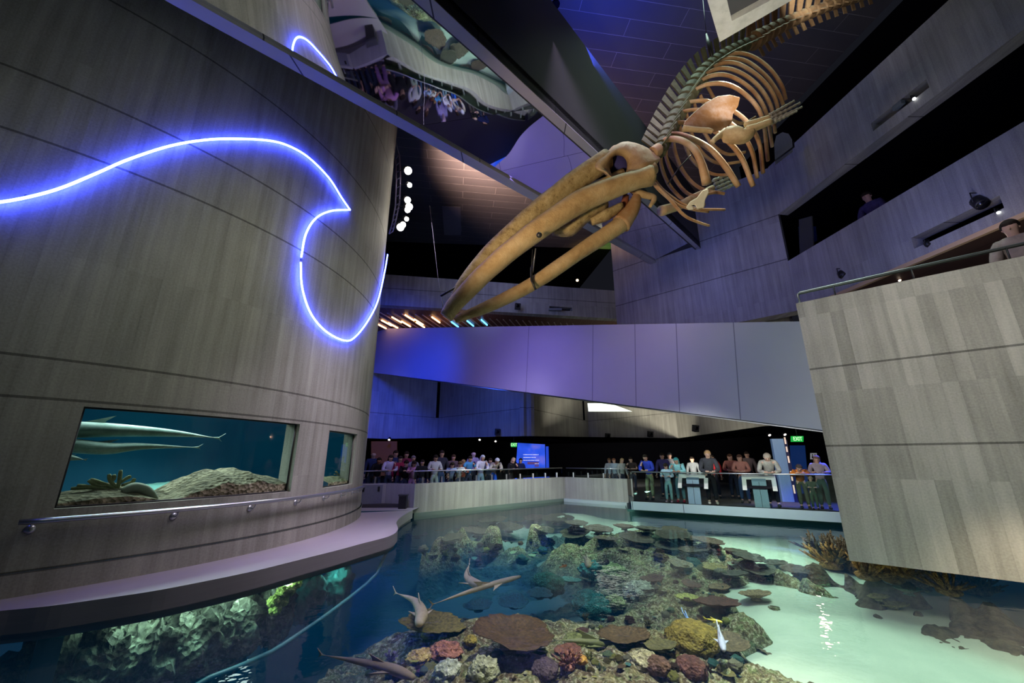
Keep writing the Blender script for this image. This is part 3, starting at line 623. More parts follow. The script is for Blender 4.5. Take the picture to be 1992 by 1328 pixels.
keep = lambda p: p.z > idw(SAND, p.x, p.y)-.06
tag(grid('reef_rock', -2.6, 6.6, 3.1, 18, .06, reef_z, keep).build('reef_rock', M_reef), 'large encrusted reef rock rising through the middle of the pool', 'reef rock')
tag(grid('reef_rock', 3.8, 10, 4.6, 11, .06, lambda x, y: reef_z(x, y, REEF_R, .05), keep).build('reef_rock', mottled('brown_reef', [(.03, .025, .018), (.09, .07, .045), (.17, .13, .08), (.22, .20, .13)], 4, .9, .8, 12, .05)), 'brown reef rock on the sand below the pale right block', 'reef rock')
def on_bed(px, py):
    d = ray(px, py); t0 = (CZ+.05)/-d.z; p = EYE+d*t0
    for i in range(300):
        q = EYE+d*(t0+i*.03)
        h_ = max(idw(SAND, q.x, q.y), reef_z(q.x, q.y), reef_z(q.x, q.y, REEF_R, .05))
        if q.z < h_: return V((q.x, q.y, h_)), t0+i*.03
    return q, t0+9
# -------- corals
def plate_mesh(r, seed, ry=.85, thick=.03, lobes=9):
    rnd = random.Random(seed); ph = [rnd.random()*6.3 for _ in range(4)]; mb = MB(); n = 54; rings = 7; vs = []; fs = []; rj = [rnd.uniform(-.035, .035) for _ in range(54)]
    def rim(a): return 1+.025*math.sin(lobes*a+ph[0])+.03*math.sin((lobes*2+1)*a+ph[1])+.07*math.sin(3*a+ph[2])+.05*math.sin(5*a+ph[3])+rj[int(a/6.2832*54)%54]
    for side in (0, 1):
        for i in range(rings+1):
            q = i/rings
            for j in range(n):
                a = 2*math.pi*j/n; rr = r*q*(1+(rim(a)-1)*q)
                z = .16*r*(q**2)-.05*r+.012*r*math.sin(7*q*3+ph[3])+(.012*r*math.sin(lobes*a+ph[0])*q*q)+.03*r*mn.noise(V((math.cos(a)*q*3, math.sin(a)*q*3, seed)))
                if side: z = z-thick*(1-.75*q)-.10*r*(1-q)**2
                vs.append(V((rr*math.cos(a), rr*ry*math.sin(a), z)))
    m = (rings+1)*n
    for i in range(rings):
        for j in range(n):
            A, B, C, E_ = i*n+j, i*n+(j+1) % n, (i+1)*n+(j+1) % n, (i+1)*n+j
            fs.append([A, E_, C, B]); fs.append([m+A, m+B, m+C, m+E_])
    for j in range(n): fs.append([rings*n+j, m+rings*n+j, m+rings*n+(j+1) % n, rings*n+(j+1) % n])
    mb.add(vs, fs, True)
    mb.lathe((0, 0, -.30*r), [(.34*r, 0), (.22*r, .1*r), (.2*r, .2*r)], 12)
    return mb
def mound_mesh(r, seed, sq=.6, lump=.16):
    o = V((seed*3.1, seed*1.7, 0))
    return MB().ball((0, 0, 0), r, 34, 22, fn=lambda p, d: V((p.x, p.y, p.z*sq))*(1+lump*mn.noise(d*2.4+o)+lump*.8*abs(mn.noise(d*5.5+o))+lump*.5*mn.noise(d*12+o)))
def branch_mesh(r, seed, nb=30, spread=1.0):
    rnd = random.Random(seed); mb = MB()
    mb.ball((0, 0, -.05*r), (.5*r, .5*r, .2*r), 10, 6)
    for i in range(nb):
        a = rnd.random()*6.28; e = rnd.uniform(.25, 1.4); d = V((math.cos(a)*math.cos(e)*spread, math.sin(a)*math.cos(e)*spread, math.sin(e)))
        b = V((math.cos(a), math.sin(a), 0))*r*.25*rnd.random(); L = r*rnd.uniform(.6, 1.0); th = r*.055
        m_ = b+d*L*.55; mb.tube([b, m_, b+d*L+V((0, 0, .08*r))], [th*1.2, th, th*.45], 6)
        for q in range(2):
            a2 = rnd.random()*6.28; d2_ = (d+V((math.cos(a2), math.sin(a2), .4))*.6).normalized(); mb.tube([m_, m_+d2_*L*.4], [th*.9, th*.35], 5)
    return mb
CM = {}
def cmat(c):
    kx = tuple(round(x, 3) for x in c)
    if kx not in CM:
        CM[kx] = mottled('coral_tissue', [tuple(x*.22 for x in c), c, tuple(min(1, x*2.0) for x in c)], 13, .75, .9, 30, .03)
    return CM[kx]
def radial(c):
    kx = ('r',)+c
    if kx in CM: return CM[kx]
    k = NT('plate_tissue'); tc = k.n('TexCoord'); sp = k.n('SeparateXYZ', {0: tc.outputs['Object']})
    a_ = k.math('ARCTAN2', sp.outputs[1], sp.outputs[0]); rr = k.n('VectorMath', {0: tc.outputs['Object']}, operation='LENGTH').outputs['Value']
    nz = k.n('TexNoise', {'Vector': k.n('CombineXYZ', {0: k.math('MULTIPLY', a_, 9.0), 1: k.math('MULTIPLY', rr, 4.0)}).outputs[0], 'Scale': 1.0, 'Detail': 4.0}); n2 = k.n('TexNoise', {'Vector': tc.outputs['Object'], 'Scale': 26.0, 'Detail': 3.0})
    k.base(k.ramp(k.math('ADD', k.math('MULTIPLY', nz.outputs[0], .3), k.math('MULTIPLY', n2.outputs[0], .7)), [(.34, tuple(x*.4 for x in c)), (.5, c), (.66, tuple(min(1, x*1.7) for x in c))]))
    k.b.inputs['Roughness'].default_value = .7; k.bump(k.math('ADD', nz.outputs[0], n2.outputs[0]), .6, .02); CM[kx] = k.m; return k.m
OLV, BRN, RED, TAN, YEL, DRK = (.17, .14, .035), (.09, .055, .022), (.085, .028, .018), (.27, .18, .08), (.42, .42, .10), (.045, .04, .025)
PNK, ORG, PUR, CRM, MNT, TEA, STG = (.42, .18, .12), (.42, .24, .09), (.32, .24, .42), (.38, .37, .24), (.24, .34, .20), (.06, .20, .18), (.52, .26, .08)
def coral(kind, px, py, wpx, c, label, name, up=.0, seed=None, tilt=.12, ry=.9, group=None, par=None, **kw):
    p, t_ = on_bed(px, py); r = wpx/2/F*t_; seed = seed or int(px*7+py); rnd = random.Random(seed)
    mb = {'plate': plate_mesh, 'mound': mound_mesh, 'branch': branch_mesh}[kind](r, seed, **({'ry': ry} if kind == 'plate' else {}), **kw)
    o = mb.build(name, radial(c) if kind == 'plate' else cmat(c))
    o.location = p+V((0, 0, (.22*r if kind == 'plate' else .12*r)+up)); o.location.z = min(o.location.z, -.13*r-.04 if kind != 'mound' else -.6*r*.7-.02)
    o.rotation_euler = (rnd.uniform(-tilt, tilt)+.08, rnd.uniform(-tilt, tilt), rnd.random()*.6-.3)
    return tag(o, label, 'coral', group)
C_ = coral
C_('plate', 840, 1243, 122, OLV, 'broad olive plate coral at the left end of the front reef', 'plate_coral', .08, ry=.75)
C_('plate', 1000, 1268, 158, (.065, .036, .015), 'largest round brown table coral at the centre of the front reef', 'table_coral', .08)
C_('mound', 1350, 1262, 100, (.20, .15, .03), 'big olive-gold mound coral with bright lamp reflections', 'mound_coral', .05, sq=.5)
C_('plate', 1215, 1258, 100, BRN, 'brown ruffled plate coral between the round table coral and the gold mound', 'plate_coral', .04, ry=.8)
C_('plate', 1285, 1272, 62, (.12, .11, .04), 'dull olive plate coral against the left side of the gold mound', 'plate_coral', .04)
C_('plate', 1400, 1192, 92, RED, 'dark red-brown plate coral just right of the yellow plate', 'plate_coral', .05, ry=.6)
C_('plate', 1340, 1176, 52, YEL, 'bright yellow plate coral beside the red-brown plate', 'plate_coral', .05, ry=.7)
C_('plate', 1472, 1171, 64, TAN, 'tan oval plate coral at the sand edge on the right', 'plate_coral', .05, ry=.6)
C_('plate', 1420, 1272, 76, (.10, .075, .04), 'brown plate coral right of the gold mound, near the bright sand', 'plate_coral', .03)
C_('mound', 868, 1275, 56, PNK, 'salmon-pink lobed coral left of the large round table coral', 'lobed_coral', .03, lump=.4, sq=.38)
C_('mound', 815, 1287, 44, (.62, .42, .16), 'pale orange lobed coral below the olive plate', 'lobed_coral', .03, lump=.4, sq=.4)
C_('branch', 760, 1288, 32, PUR, 'small lilac branching coral at the front left', 'branching_coral', .02)
C_('mound', 915, 1254, 26, (.35, .27, .06), 'small mustard knob coral on the left rim of the round table coral', 'mound_coral', .03)
C_('branch', 873, 1285, 26, (.38, .06, .06), 'small crimson branching coral in front of the pink lobed coral', 'branching_coral', .03)
C_('mound', 1196, 1124, 50, (.32, .42, .17), 'bright yellow-green mound coral in the middle of the pool', 'mound_coral', .05, lump=.3)
C_('mound', 1150, 1115, 44, (.05, .24, .23), 'turquoise knobby coral left of the yellow-green mound', 'mound_coral', .03, lump=.35)
C_('mound', 1065, 1145, 66, (.03, .15, .11), 'deep green mound coral in the blue water', 'mound_coral', .03)
C_('plate', 1110, 1137, 40, (.05, .22, .20), 'teal plate coral behind the deep green mound', 'plate_coral', .03)
C_('plate', 1000, 1182, 60, (.015, .09, .11), 'faint blue-green plate coral deep in the canyon', 'plate_coral', .03)  # canyon corals down to the dim blue one carry deep-water light in their colour
C_('plate', 930, 1190, 56, (.015, .085, .105), 'dim teal plate coral deep behind the olive plate', 'plate_coral', .03)
C_('plate', 1050, 1165, 50, (.015, .08, .105), 'dim blue plate coral right of the pale crossing fish', 'plate_coral', .03)
C_('mound', 1150, 1185, 70, (.03, .16, .16), 'blue-green boulder coral at the canyon edge', 'mound_coral', .03, lump=.3)
C_('mound', 1245, 1160, 60, (.45, .48, .38), 'whitish coral head catching a spotlight in mid pool', 'mound_coral', .03, lump=.3)
C_('mound', 1195, 1180, 40, (.30, .36, .17), 'pale lime coral in front of the whitish coral head', 'mound_coral', .03, lump=.35)
C_('plate', 1270, 1135, 48, RED, 'maroon plate coral right of the yellow-green mound', 'plate_coral', .03, ry=.7)
C_('plate', 1260, 1152, 40, DRK, 'dark grey-green plate coral behind the whitish coral head', 'plate_coral', .03)
C_('plate', 1390, 1113, 44, (.26, .20, .06), 'golden brown plate coral among the dark back tables', 'plate_coral', .04)
C_('plate', 1325, 1110, 46, (.25, .20, .12), 'sandy brown plate coral left of the golden brown one', 'plate_coral', .04)
C_('plate', 1345, 1145, 36, (.12, .05, .03), 'small maroon plate coral above the yellow plate', 'plate_coral', .03)
C_('plate', 1400, 1150, 40, (.20, .12, .05), 'brown plate coral between the yellow and tan plates', 'plate_coral', .03)
C_('branch', 1105, 1302, 60, (.34, .15, .09), 'coral-red fine branching coral on the front reef', 'branching_coral', .02)
C_('mound', 1130, 1293, 26, (.62, .32, .07), 'small orange knob coral beside the coral-red branches', 'mound_coral', .02)
C_('mound', 1060, 1310, 50, (.10, .07, .08), 'dusky purple mound coral at the bottom front', 'mound_coral', .02)
C_('mound', 1255, 1300, 58, (.50, .46, .28), 'cream knobby coral in front of the ruffled plate', 'mound_coral', .03, lump=.3)
C_('mound', 1280, 1312, 48, (.16, .09, .06), 'chestnut mound coral below the dull olive plate', 'mound_coral', .02)
C_('mound', 1120, 1255, 44, (.20, .22, .08), 'moss-green mound coral right of the round table coral', 'mound_coral', .03)
C_('plate', 1105, 1275, 52, (.16, .06, .035), 'rust plate coral at the right rim of the round table coral', 'plate_coral', .02)
C_('mound', 1345, 1310, 60, (.14, .06, .045), 'rust-brown mound coral at the bottom right of the front reef', 'mound_coral', .02)
C_('mound', 940, 1315, 54, (.44, .46, .30), 'pale cream-green coral head at the front, under the round table', 'mound_coral', .02, lump=.35)
C_('mound', 870, 1312, 48, (.5, .55, .42), 'whitish green coral head at the front left', 'mound_coral', .02, lump=.35)
C_('plate', 1420, 1036, 60, (.40, .38, .16), 'yellowish flat coral alone on the far sand', 'plate_coral', .03, ry=1.0)
# back row of dark table corals
bk = [(812, 1048), (848, 1040), (885, 1034), (920, 1026), (958, 1022), (1000, 1019), (1042, 1017), (1085, 1020), (1122, 1027), (1165, 1040), (1215, 1033), (1262, 1040), (1310, 1050), (1348, 1058), (1380, 1066), (1432, 1083), (1300, 1075), (1240, 1060), (1180, 1058), (1120, 1050), (1060, 1040), (990, 1035), (930, 1045), (880, 1058), (1462, 1098), (1510, 1104), (1550, 1120), (1480, 1122), (1430, 1128), (1350, 1085)]
for i, (x, y) in enumerate(bk):
    c = [DRK, (.07, .05, .03), (.09, .055, .035), (.06, .05, .025)][i % 4]
    C_('plate', x, y, 40+12*((i*7) % 5)/2, c, 'dark table coral of the back reef, %s the reef edge' % ('along' if i < 16 else 'inside'), 'table_coral', .05, seed=i+3, group='dark table corals of the back reef %s' % ('along the edge' if i < 16 else 'behind the edge'), ry=1)
# right reef: staghorn field and plates
sg = [(1600, 1085), (1640, 1098), (1665, 1108), (1695, 1116), (1725, 1122), (1755, 1126), (1785, 1132), (1812, 1140), (1842, 1146), (1872, 1152), (1905, 1160), (1740, 1140), (1790, 1150), (1850, 1165), (1690, 1130), (1620, 1108)]
for i, (x, y) in enumerate(sg):
    C_('branch', x, y, 84, STG if i > 2 else (.10, .06, .035), 'orange-brown staghorn coral in the thicket below the right block' if i > 2 else 'dark staghorn coral at the left end of the thicket by the right block', 'staghorn_coral', .06, seed=i+50, group='staghorn thicket' if i > 2 else 'dark staghorn corals', nb=26, spread=1.25)
C_('plate', 1830, 1130, 56, (.36, .17, .05), 'flat orange-brown plate coral behind the staghorn thicket', 'plate_coral', .03, ry=.6)
C_('plate', 1740, 1186, 54, (.34, .30, .10), 'yellow-olive plate coral on the right brown reef rock', 'plate_coral', .02, ry=.6)
C_('plate', 1710, 1168, 40, (.30, .27, .10), 'small olive plate coral behind the yellow-olive one', 'plate_coral', .02, ry=.6)
C_('plate', 1770, 1160, 60, (.14, .26, .18), 'greenish plate coral between the thicket and the brown rock', 'plate_coral', .02, ry=.5)
# scattered small heads
rnd = random.Random(21); cols = [(CRM, 'cream'), (MNT, 'mint green'), (BRN, 'brown'), (OLV, 'olive'), (RED, 'dark red'), (TAN, 'tan'), (TEA, 'teal'), (YEL, 'yellow')]
zones = [((700, 1270), (1440, 1325), 90, 'front reef'), ((1130, 1090), (1430, 1235), 84, 'middle reef'), ((800, 1050), (1300, 1090), 34, 'back slope')]
protos = {}
for (x0, y0), (x1, y1), n_, zn in zones:
    for i in range(n_):
        x, y = rnd.uniform(x0, x1), rnd.uniform(y0, y1)
        if zn == 'front reef' and y < 1328-(x-600)*.35 and x < 800: continue
        c, cn = cols[rnd.randrange(len(cols))]; kd = rnd.choice(['mound', 'mound', 'branch', 'plate'])
        if (kd, c) not in protos:
            mbx = {'plate': plate_mesh, 'mound': lambda r, s: mound_mesh(r, s, .7, .35), 'branch': lambda r, s: branch_mesh(r, s, 20)}[kd](1.0, 5+len(protos))
            protos[kd, c] = mbx.build({'plate': 'plate_coral', 'mound': 'mound_coral', 'branch': 'branching_coral'}[kd], radial(c) if kd == 'plate' else cmat(c)); o = protos[kd, c]
        else:
            o = protos[kd, c].copy(); col.objects.link(o)
        p, t_ = on_bed(x, y); r = rnd.choice((rnd.uniform(3.5, 7), rnd.uniform(6, 13)))/F*t_
        o.scale = (r,)*3; o.location = p+V((0, 0, .1*r+.0)); o.location.z = min(o.location.z, -.9*r-.02); o.rotation_euler = (rnd.uniform(-.2, .2), rnd.uniform(-.2, .2), rnd.random()*6)
        kn = {'plate': 'plate coral', 'mound': 'knob coral', 'branch': 'branching coral'}[kd]
        tag(o, 'small %s %s scattered on the %s' % (cn, kn, zn), 'coral', 'small %s %ss on the %s' % (cn, kn, zn))
# -------- submerged window under the ledge with rocks behind it
def ledge_pt(px): 
    ys = dict(LED); xs = sorted(x for x, _ in LED if x <= 768); 
    import bisect
    i = max(1, min(len(xs)-1, bisect.bisect(xs, px))); a, b = xs[i-1], xs[i]; t_ = (px-a)/(b-a)
    return onz(px, ys[a]+(ys[b]-ys[a])*t_, .3)
sw = thing('underwater_window', 'curved acrylic window below the ledge, under water at the lower left', 'window', ledge_pt(400)+V((0, 0, -1)))
pxs = [95+i*(765-95)/36 for i in range(37)]
def swz(px): return -.96*min(1, (765-px)/200)**.38-.5*max(0, (450-px)/350)-.02
topc = []; botc = []
for px in pxs:
    p = ledge_pt(px); o_ = (V((CX, CY, 0))-V((p.x, p.y, 0))).normalized()
    topc.append(V((p.x, p.y, -.02))+o_*.1); botc.append(V((p.x, p.y, swz(px)))+o_*.1)
mb = MB()
for i in range(36): mb.add([botc[i], botc[i+1], topc[i+1], topc[i]], [[0, 1, 2, 3]], True)
mb.build('pane', clear('acrylic', 1.2, (.75, .93, .90), .05), sw)
M_rim = plain('acrylic_rim', (.10, .32, .34), .3)
mb = MB(); mb.tube(botc, .035, 8); mb.build('rim', M_rim, sw)
mb = MB(); p, q = topc[0], botc[0]; e_ = (topc[1]-topc[0]).normalized()*.22; mb.hexa([q, q+e_, q+e_+V((-.04, .03, 0)), q+V((-.04, .03, 0))], [p, p+e_, p+e_+V((-.04, .03, 0)), p+V((-.04, .03, 0))]); mb.build('edge_post', plain('acrylic_post', (.12, .26, .24), .4), sw)
M_rk = mottled('habitat_rock', [(.006, .008, .007), (.03, .03, .022), (.09, .09, .06), (.26, .28, .2), (.5, .62, .5)], 3.2, .9, 1, 11, .08)
M_rk2 = mottled('teal_lit_rock', [(.01, .06, .07), (.03, .2, .2), (.05, .22, .20)], 2.2, .9, .8, 8, .05)  # teal light on these rocks is put into their colour
for i, (px, z, r, m, lb) in enumerate([(160, -.75, .8, M_rk, 'dark mottled rock behind the left end of the underwater window'), (265, -.75, .75, M_rk, 'dark rock behind the underwater window, second from its left end'), (355, -.75, .75, M_rk, 'pale-topped rock behind the middle of the underwater window'), (440, -.7, .7, M_rk, 'mottled rock behind the underwater window, left of the lime corals'), (520, -.65, .7, M_rk, 'rock behind the underwater window, below the lime corals'), (590, -.55, .55, M_rk, 'grey-green rock behind the right half of the underwater window'), (650, -.5, .5, M_rk2, 'teal rock behind the right half of the underwater window'), (705, -.45, .45, M_rk2, 'dark teal-lit rock near the right tip of the underwater window')]):
    p = ledge_pt(px); o_ = (V((CX, CY, 0))-V((p.x, p.y, 0))).normalized(); c = V((p.x, p.y, z))+o_*(.18+r*.62); sd = V((i*2.3, 1.1, 0))
    o = MB().ball((0, 0, 0), (r*.62, r*.62, r*.86), 40, 26, fn=lambda q, d: q*(1+.34*mn.noise(d*2.2+sd)+.22*mn.noise(d*5+sd)-.2*abs(mn.noise(d*9+sd))+.10*mn.noise(d*16+sd))).build('habitat_rock', m)
    o.location = c; tag(o, lb, 'rock')
for i, (px, z) in enumerate([(575, -.18), (590, -.2), (560, -.28), (578, -.33), (600, -.12), (566, -.42)]):
    p = ledge_pt(px); o_ = (V((CX, CY, 0))-V((p.x, p.y, 0))).normalized(); o = mound_mesh(.09, i+9, .8, .35).build('lobed_coral', cmat((.45, .55, .12)))
    o.location = V((p.x, p.y, z))+o_*.2; tag(o, 'small lime-green lobed coral behind the underwater window', 'coral', 'lime corals behind the underwater window')
# -------- fish and sharks
def make_fish(pts, r, mat, name, label, cat, tail=.16, dorsal=.12, sharky=True, up=V((0, 0, 1))):
    pts = smooth_path(pts, 8); m = len(pts); L = sum((pts[i+1]-pts[i]).length for i in range(m-1))
    prof = lambda q: r*(math.sin(math.pi*min(1, q*1.02+.035)**.62)**.85 if q < .97 else .12)+r*.06
    root = thing(name, label, cat, pts[m//2])
    MB().tube(pts, [prof(i/(m-1)) for i in range(m)], 12, .8).build('body', mat, root)
    h, tl = pts[0], pts[-1]; td = (pts[-1]-pts[-4]).normalized(); side = td.cross(up).normalized(); uu = side.cross(td).normalized()
    def fin(base0, base1, tip, nm, th=.012):
        e = (base1-base0).cross(tip-base0).normalized()*th; c = (base0+base1)/2
        mid = tip*.45+base1*.55-(tip-base0)*.08
        MB().extrude([base0-e/2, tip-e/2, mid-e/2, base1-e/2], e).build(nm, mat, root)
    fin(tl-td*.02, tl+td*.02, tl+td*tail*L*.6+uu*tail*L*.55, 'tail_fin'); fin(tl-td*.02, tl+td*.02, tl+td*tail*L*.4-uu*tail*L*.3, 'tail_fin')
    i = int(m*.38); d_ = (pts[i+2]-pts[i]).normalized(); s_ = d_.cross(up).normalized(); u_ = s_.cross(d_).normalized()
    fin(pts[i]+u_*r*.6, pts[min(m-1, i+4)]+u_*r*.6, pts[min(m-1, i+4)]+u_*(r*.6+dorsal*L)+d_*.05*L, 'dorsal_fin')
    i = int(m*.26); d_ = (pts[i+2]-pts[i]).normalized(); s_ = d_.cross(up).normalized()
    for q in (-1, 1): fin(pts[i]+s_*q*r*.6-up*r*.2, pts[i+3]+s_*q*r*.6-up*r*.2, pts[i+3]+s_*q*(r*.5+.09*L)+d_*.09*L-up*.03, 'pectoral_fin')
    return root
M_shark = mottled('shark_skin', [(.46, .38, .24), (.60, .52, .36), (.72, .65, .48)], 4, .6, .1, 30, .005)
wz = lambda L, z: [onz(x, y, z) for x, y in L]
make_fish(wz([(1012, 1121), (965, 1134), (905, 1153), (842, 1175)], -.22), .055, M_shark, 'reef_shark', 'long straight pale shark in the middle of the blue water', 'shark', .08, .05)
make_fish(wz([(815, 1215), (820, 1192), (806, 1168), (770, 1153)], -.2), .085, M_shark, 'reef_shark', 'curved pale shark left of the long straight one', 'shark', .1, .06)
make_fish(wz([(940, 1140), (920, 1132), (908, 1118), (913, 1096)], -.2), .085, M_shark, 'reef_shark', 'curved pale shark crossing behind the long straight one', 'shark', .09, .06)
make_fish(wz([(805, 1318), (760, 1300), (700, 1287), (625, 1273)], -.22), .055, mottled('shark_brown', [(.30, .22, .14), (.42, .33, .23)], 4, .6, .1, 30, .005), 'reef_shark', 'brownish shark at the bottom edge, pointing to the front reef', 'shark', .08, .05)
make_fish(wz([(1144, 1102), (1143, 1090), (1131, 1078)], -.2), .07, M_shark, 'reef_shark', 'small curved pale shark above the turquoise coral', 'shark', .1, .06)
make_fish(wz([(1225, 1262), (1150, 1248), (1080, 1245)], -.5), .06, mottled('fish_olive', [(.16, .18, .07), (.25, .27, .12)], 5, .6, .1, 30, .005), 'reef_fish', 'olive fish behind the round table coral', 'fish', .14, .1)
M_fy = plain('fish_yellow', (.7, .6, .08), .5); M_fb = plain('fish_blue', (.16, .32, .65), .5); M_fo = plain('fish_orange', (.6, .18, .05), .5); M_fp = plain('fish_lilac', (.45, .48, .62), .5)
make_fish(wz([(1405, 1210), (1388, 1206), (1372, 1203)], -.32), .025, M_fy, 'reef_fish', 'slim yellow fish above the gold mound coral', 'fish', .2, .1)
make_fish(wz([(1345, 1211), (1336, 1200), (1328, 1190)], -.32), .022, M_fb, 'reef_fish', 'small blue fish left of the slim yellow fish', 'fish', .2, .12)
make_fish(wz([(1102, 1099), (1096, 1101), (1090, 1103)], -.3), .03, M_fo, 'reef_fish', 'tiny orange fish in the blue water', 'fish', .25, .15)
make_fish(wz([(1408, 1265), (1402, 1240), (1396, 1218)], -.25), .04, M_fp, 'reef_fish', 'pale lilac fish right of the gold mound coral', 'fish', .15, .1)
# inside the tower tank
def tank_pt(px, py, RR): return onR(px, py, RR)
M_tsh = mottled('tank_shark_skin', [(.10, .17, .14), (.20, .28, .24), (.36, .46, .40)], 2, .6, .1, 20, .005)
make_fish([tank_pt(x, y, 7.0) for x, y in ((10, 846), (90, 838), (200, 836), (330, 842), (425, 852))], .16, M_tsh, 'tank_shark', 'upper pale shark stretching across the long tank window', 'shark', .07, .05)
make_fish([tank_pt(x, y, 7.1) for x, y in ((60, 866), (130, 866), (210, 872), (280, 868), (385, 870))], .13, M_tsh, 'tank_shark', 'lower pale shark at the left of the long tank window', 'shark', .06, .04)
make_fish([tank_pt(x, y, 7.4) for x, y in ((100, 889), (135, 890), (165, 894))], .06, M_tsh, 'tank_fish', 'small pale fish below the lower shark', 'fish', .14, .06)
M_tr = mottled('tank_rock', [(.03, .03, .022), (.13, .11, .07), (.26, .22, .14), (.40, .36, .26)], 3.5, .9, 1, 14, .05)
M_ts = plain('tank_sand', (.12, .30, .26), .9)
def rockline(prof, name, label, mat, R0, depth, seed):
    """a rock whose silhouette follows pixels; runs back into the tank"""
    mb = MB(); rows = 7; pr = smooth_path([V((x, y, 0)) for x, y in prof], 9); n = len(pr); vs = []; fs = []
    for i, q in enumerate(pr):
        e = onR(q.x, q.y, R0-.1-depth*.35)
        for j in range(rows):
            f = j/(rows-1); rr = R0-.12-depth*f; th = math.atan2(e.y-CY, e.x-CX)
            z = 1.25+(e.z-1.25)*math.sin(math.pi*(.12+.55*f))**.6/1.0
            dn = 1+.16*mn.noise(V((th*9, f*2.5, seed)))+.12*mn.noise(V((th*30, f*7, seed)))
            vs.append(V((CX+rr*math.cos(th), CY+rr*math.sin(th), 1.22+(z-1.22)*dn)))
    for i in range(n-1):
        for j in range(rows-1): fs.append([i*rows+j, (i+1)*rows+j, (i+1)*rows+j+1, i*rows+j+1])
    mb.add(vs, fs, True); base = len(mb.v)
    for i in range(n-1):
        a, b = vs[i*rows], vs[(i+1)*rows]; mb.add([V((a.x, a.y, 1.1)), V((b.x, b.y, 1.1)), b, a], [[0, 1, 2, 3]], True)
    return tag(mb.build(name, mat), label, 'rock')
rockline([(104, 965), (140, 958), (190, 949), (235, 946), (270, 950), (305, 966), (320, 976)], 'tank_rock', 'low rock with finger corals at the left of the long tank window', M_tr, R, 1.0, 1.2)
rockline([(300, 974), (340, 955), (380, 932), (420, 916), (460, 916), (485, 909), (505, 922), (540, 928), (572, 945)], 'tank_rock', 'tall craggy rock at the right of the long tank window', M_tr, R, 1.1, 4.2)
rockline([(622, 930), (640, 926), (665, 925), (690, 928), (702, 932)], 'tank_rock', 'low rock in the small tank window', mottled('tank_rock_pale', [(.1, .1, .06), (.3, .28, .16), (.45, .42, .26)], 5, .9, 1, 16, .04), R, .7, 7.7)
rockline([(90, 965), (200, 950), (300, 943), (370, 936), (430, 945), (520, 960), (600, 950), (700, 930)], 'tank_sand_bank', 'greenish sand bank at the back of the tank', M_ts, 6.4, .9, 9.1)
ta = tank_pt(255, 955, R-.45); tb = tank_pt(300, 968, R-.35)
MB().tube(smooth_path([tank_pt(238, 956, R-.35), tank_pt(262, 948, R-.35), tank_pt(285, 955, R-.35), tank_pt(303, 972, R-.35)], 5), [.05, .06, .07, .075, .08, .08, .08, .08, .08, .08, .075, .07, .07, .06, .05, .04], 10).build('carpet_shark', mottled('carpet_shark_skin', [(.25, .27, .2), (.4, .42, .33)], 4, .7, .1, 20, .005))
tag(bpy.data.objects['carpet_shark'], 'pale resting shark draped over the left rock in the long tank window', 'shark')
M_fc = mottled('finger_coral', [(.10, .12, .06), (.2, .22, .10), (.28, .3, .15)], 6, .8, .4, 40, .01)
fcr = thing('finger_coral', 'olive finger coral branching above the left rock in the long tank window', 'coral', tank_pt(235, 946, R-.5))
for pts in ([(228, 952), (232, 935), (235, 914)], [(232, 940), (246, 930), (255, 926)], [(236, 944), (256, 938), (262, 930)], [(228, 950), (215, 935), (212, 922)], [(226, 951), (200, 940), (176, 932)], [(210, 944), (190, 944), (172, 934)], [(224, 953), (180, 948), (138, 950)], [(200, 949), (170, 946), (150, 944)], [(215, 937), (222, 930), (221, 923)]):
    MB().tube(smooth_path([tank_pt(x, y, R-.5) for x, y in pts], 4), [.02, .024, .026, .026, .026, .027, .027, .026, .02][:len(pts)*4-3], 8).build('finger', M_fc, fcr)
sr_ = thing('sea_rod', 'thin tan sea rod in the small tank window', 'coral', tank_pt(664, 935, R-.4))
for pts in ([(664, 936), (662, 926), (654, 916)], [(660, 924), (650, 922)], [(658, 921), (652, 917)]): MB().tube([tank_pt(x, y, R-.4) for x, y in pts], [.012]*len(pts), 6).build('rod', plain('rod_tan', (.35, .3, .16), .8), sr_)
# ================================================================== WHALE SKELETON
k = NT('whale_bone'); tc = k.n('TexCoord')
n1 = k.n('TexNoise', {'Vector': tc.outputs['Object'], 'Scale': 1.5, 'Detail': 6.0, 'Roughness': .65}); n2 = k.n('TexNoise', {'Vector': tc.outputs['Object'], 'Scale': 9.0, 'Detail': 6.0, 'Roughness': .7})
k.base(k.mix(k.math('MULTIPLY', n2.outputs[0], .55), k.ramp(n1.outputs[0], [(.33, (.32, .18, .075)), (.48, (.54, .37, .18)), (.66, (.66, .50, .30))]), (.20, .12, .05)))
k.b.inputs['Roughness'].default_value = .65; k.bump(n2.outputs[0], .55, .04); M_bone = k.m
k = NT('whale_bone_yellow'); tc = k.n('TexCoord'); n2 = k.n('TexNoise', {'Vector': tc.outputs['Object'], 'Scale': 7.0, 'Detail': 7.0, 'Roughness': .75})
k.base(k.ramp(n2.outputs[0], [(.32, (.14, .09, .04)), (.46, (.42, .31, .14)), (.64, (.56, .44, .24))])); k.b.inputs['Roughness'].default_value = .7; k.bump(n2.outputs[0], .8, .05); M_boney = k.m
M_rib = mottled('rib_bone', [(.26, .10, .035), (.40, .23, .11), (.50, .37, .25)], 1.3, .65, .2, 20, .01)
M_vert = mottled('dark_vertebra', [(.04, .038, .02), (.075, .07, .035), (.12, .11, .06)], 2, .75, .3, 12, .02)
M_tailv = mottled('tail_vertebra', [(.07, .032, .014), (.14, .075, .035), (.22, .14, .07)], 2, .75, .3, 12, .02)
wp = lambda x, y, Y: ony(x, y, Y)
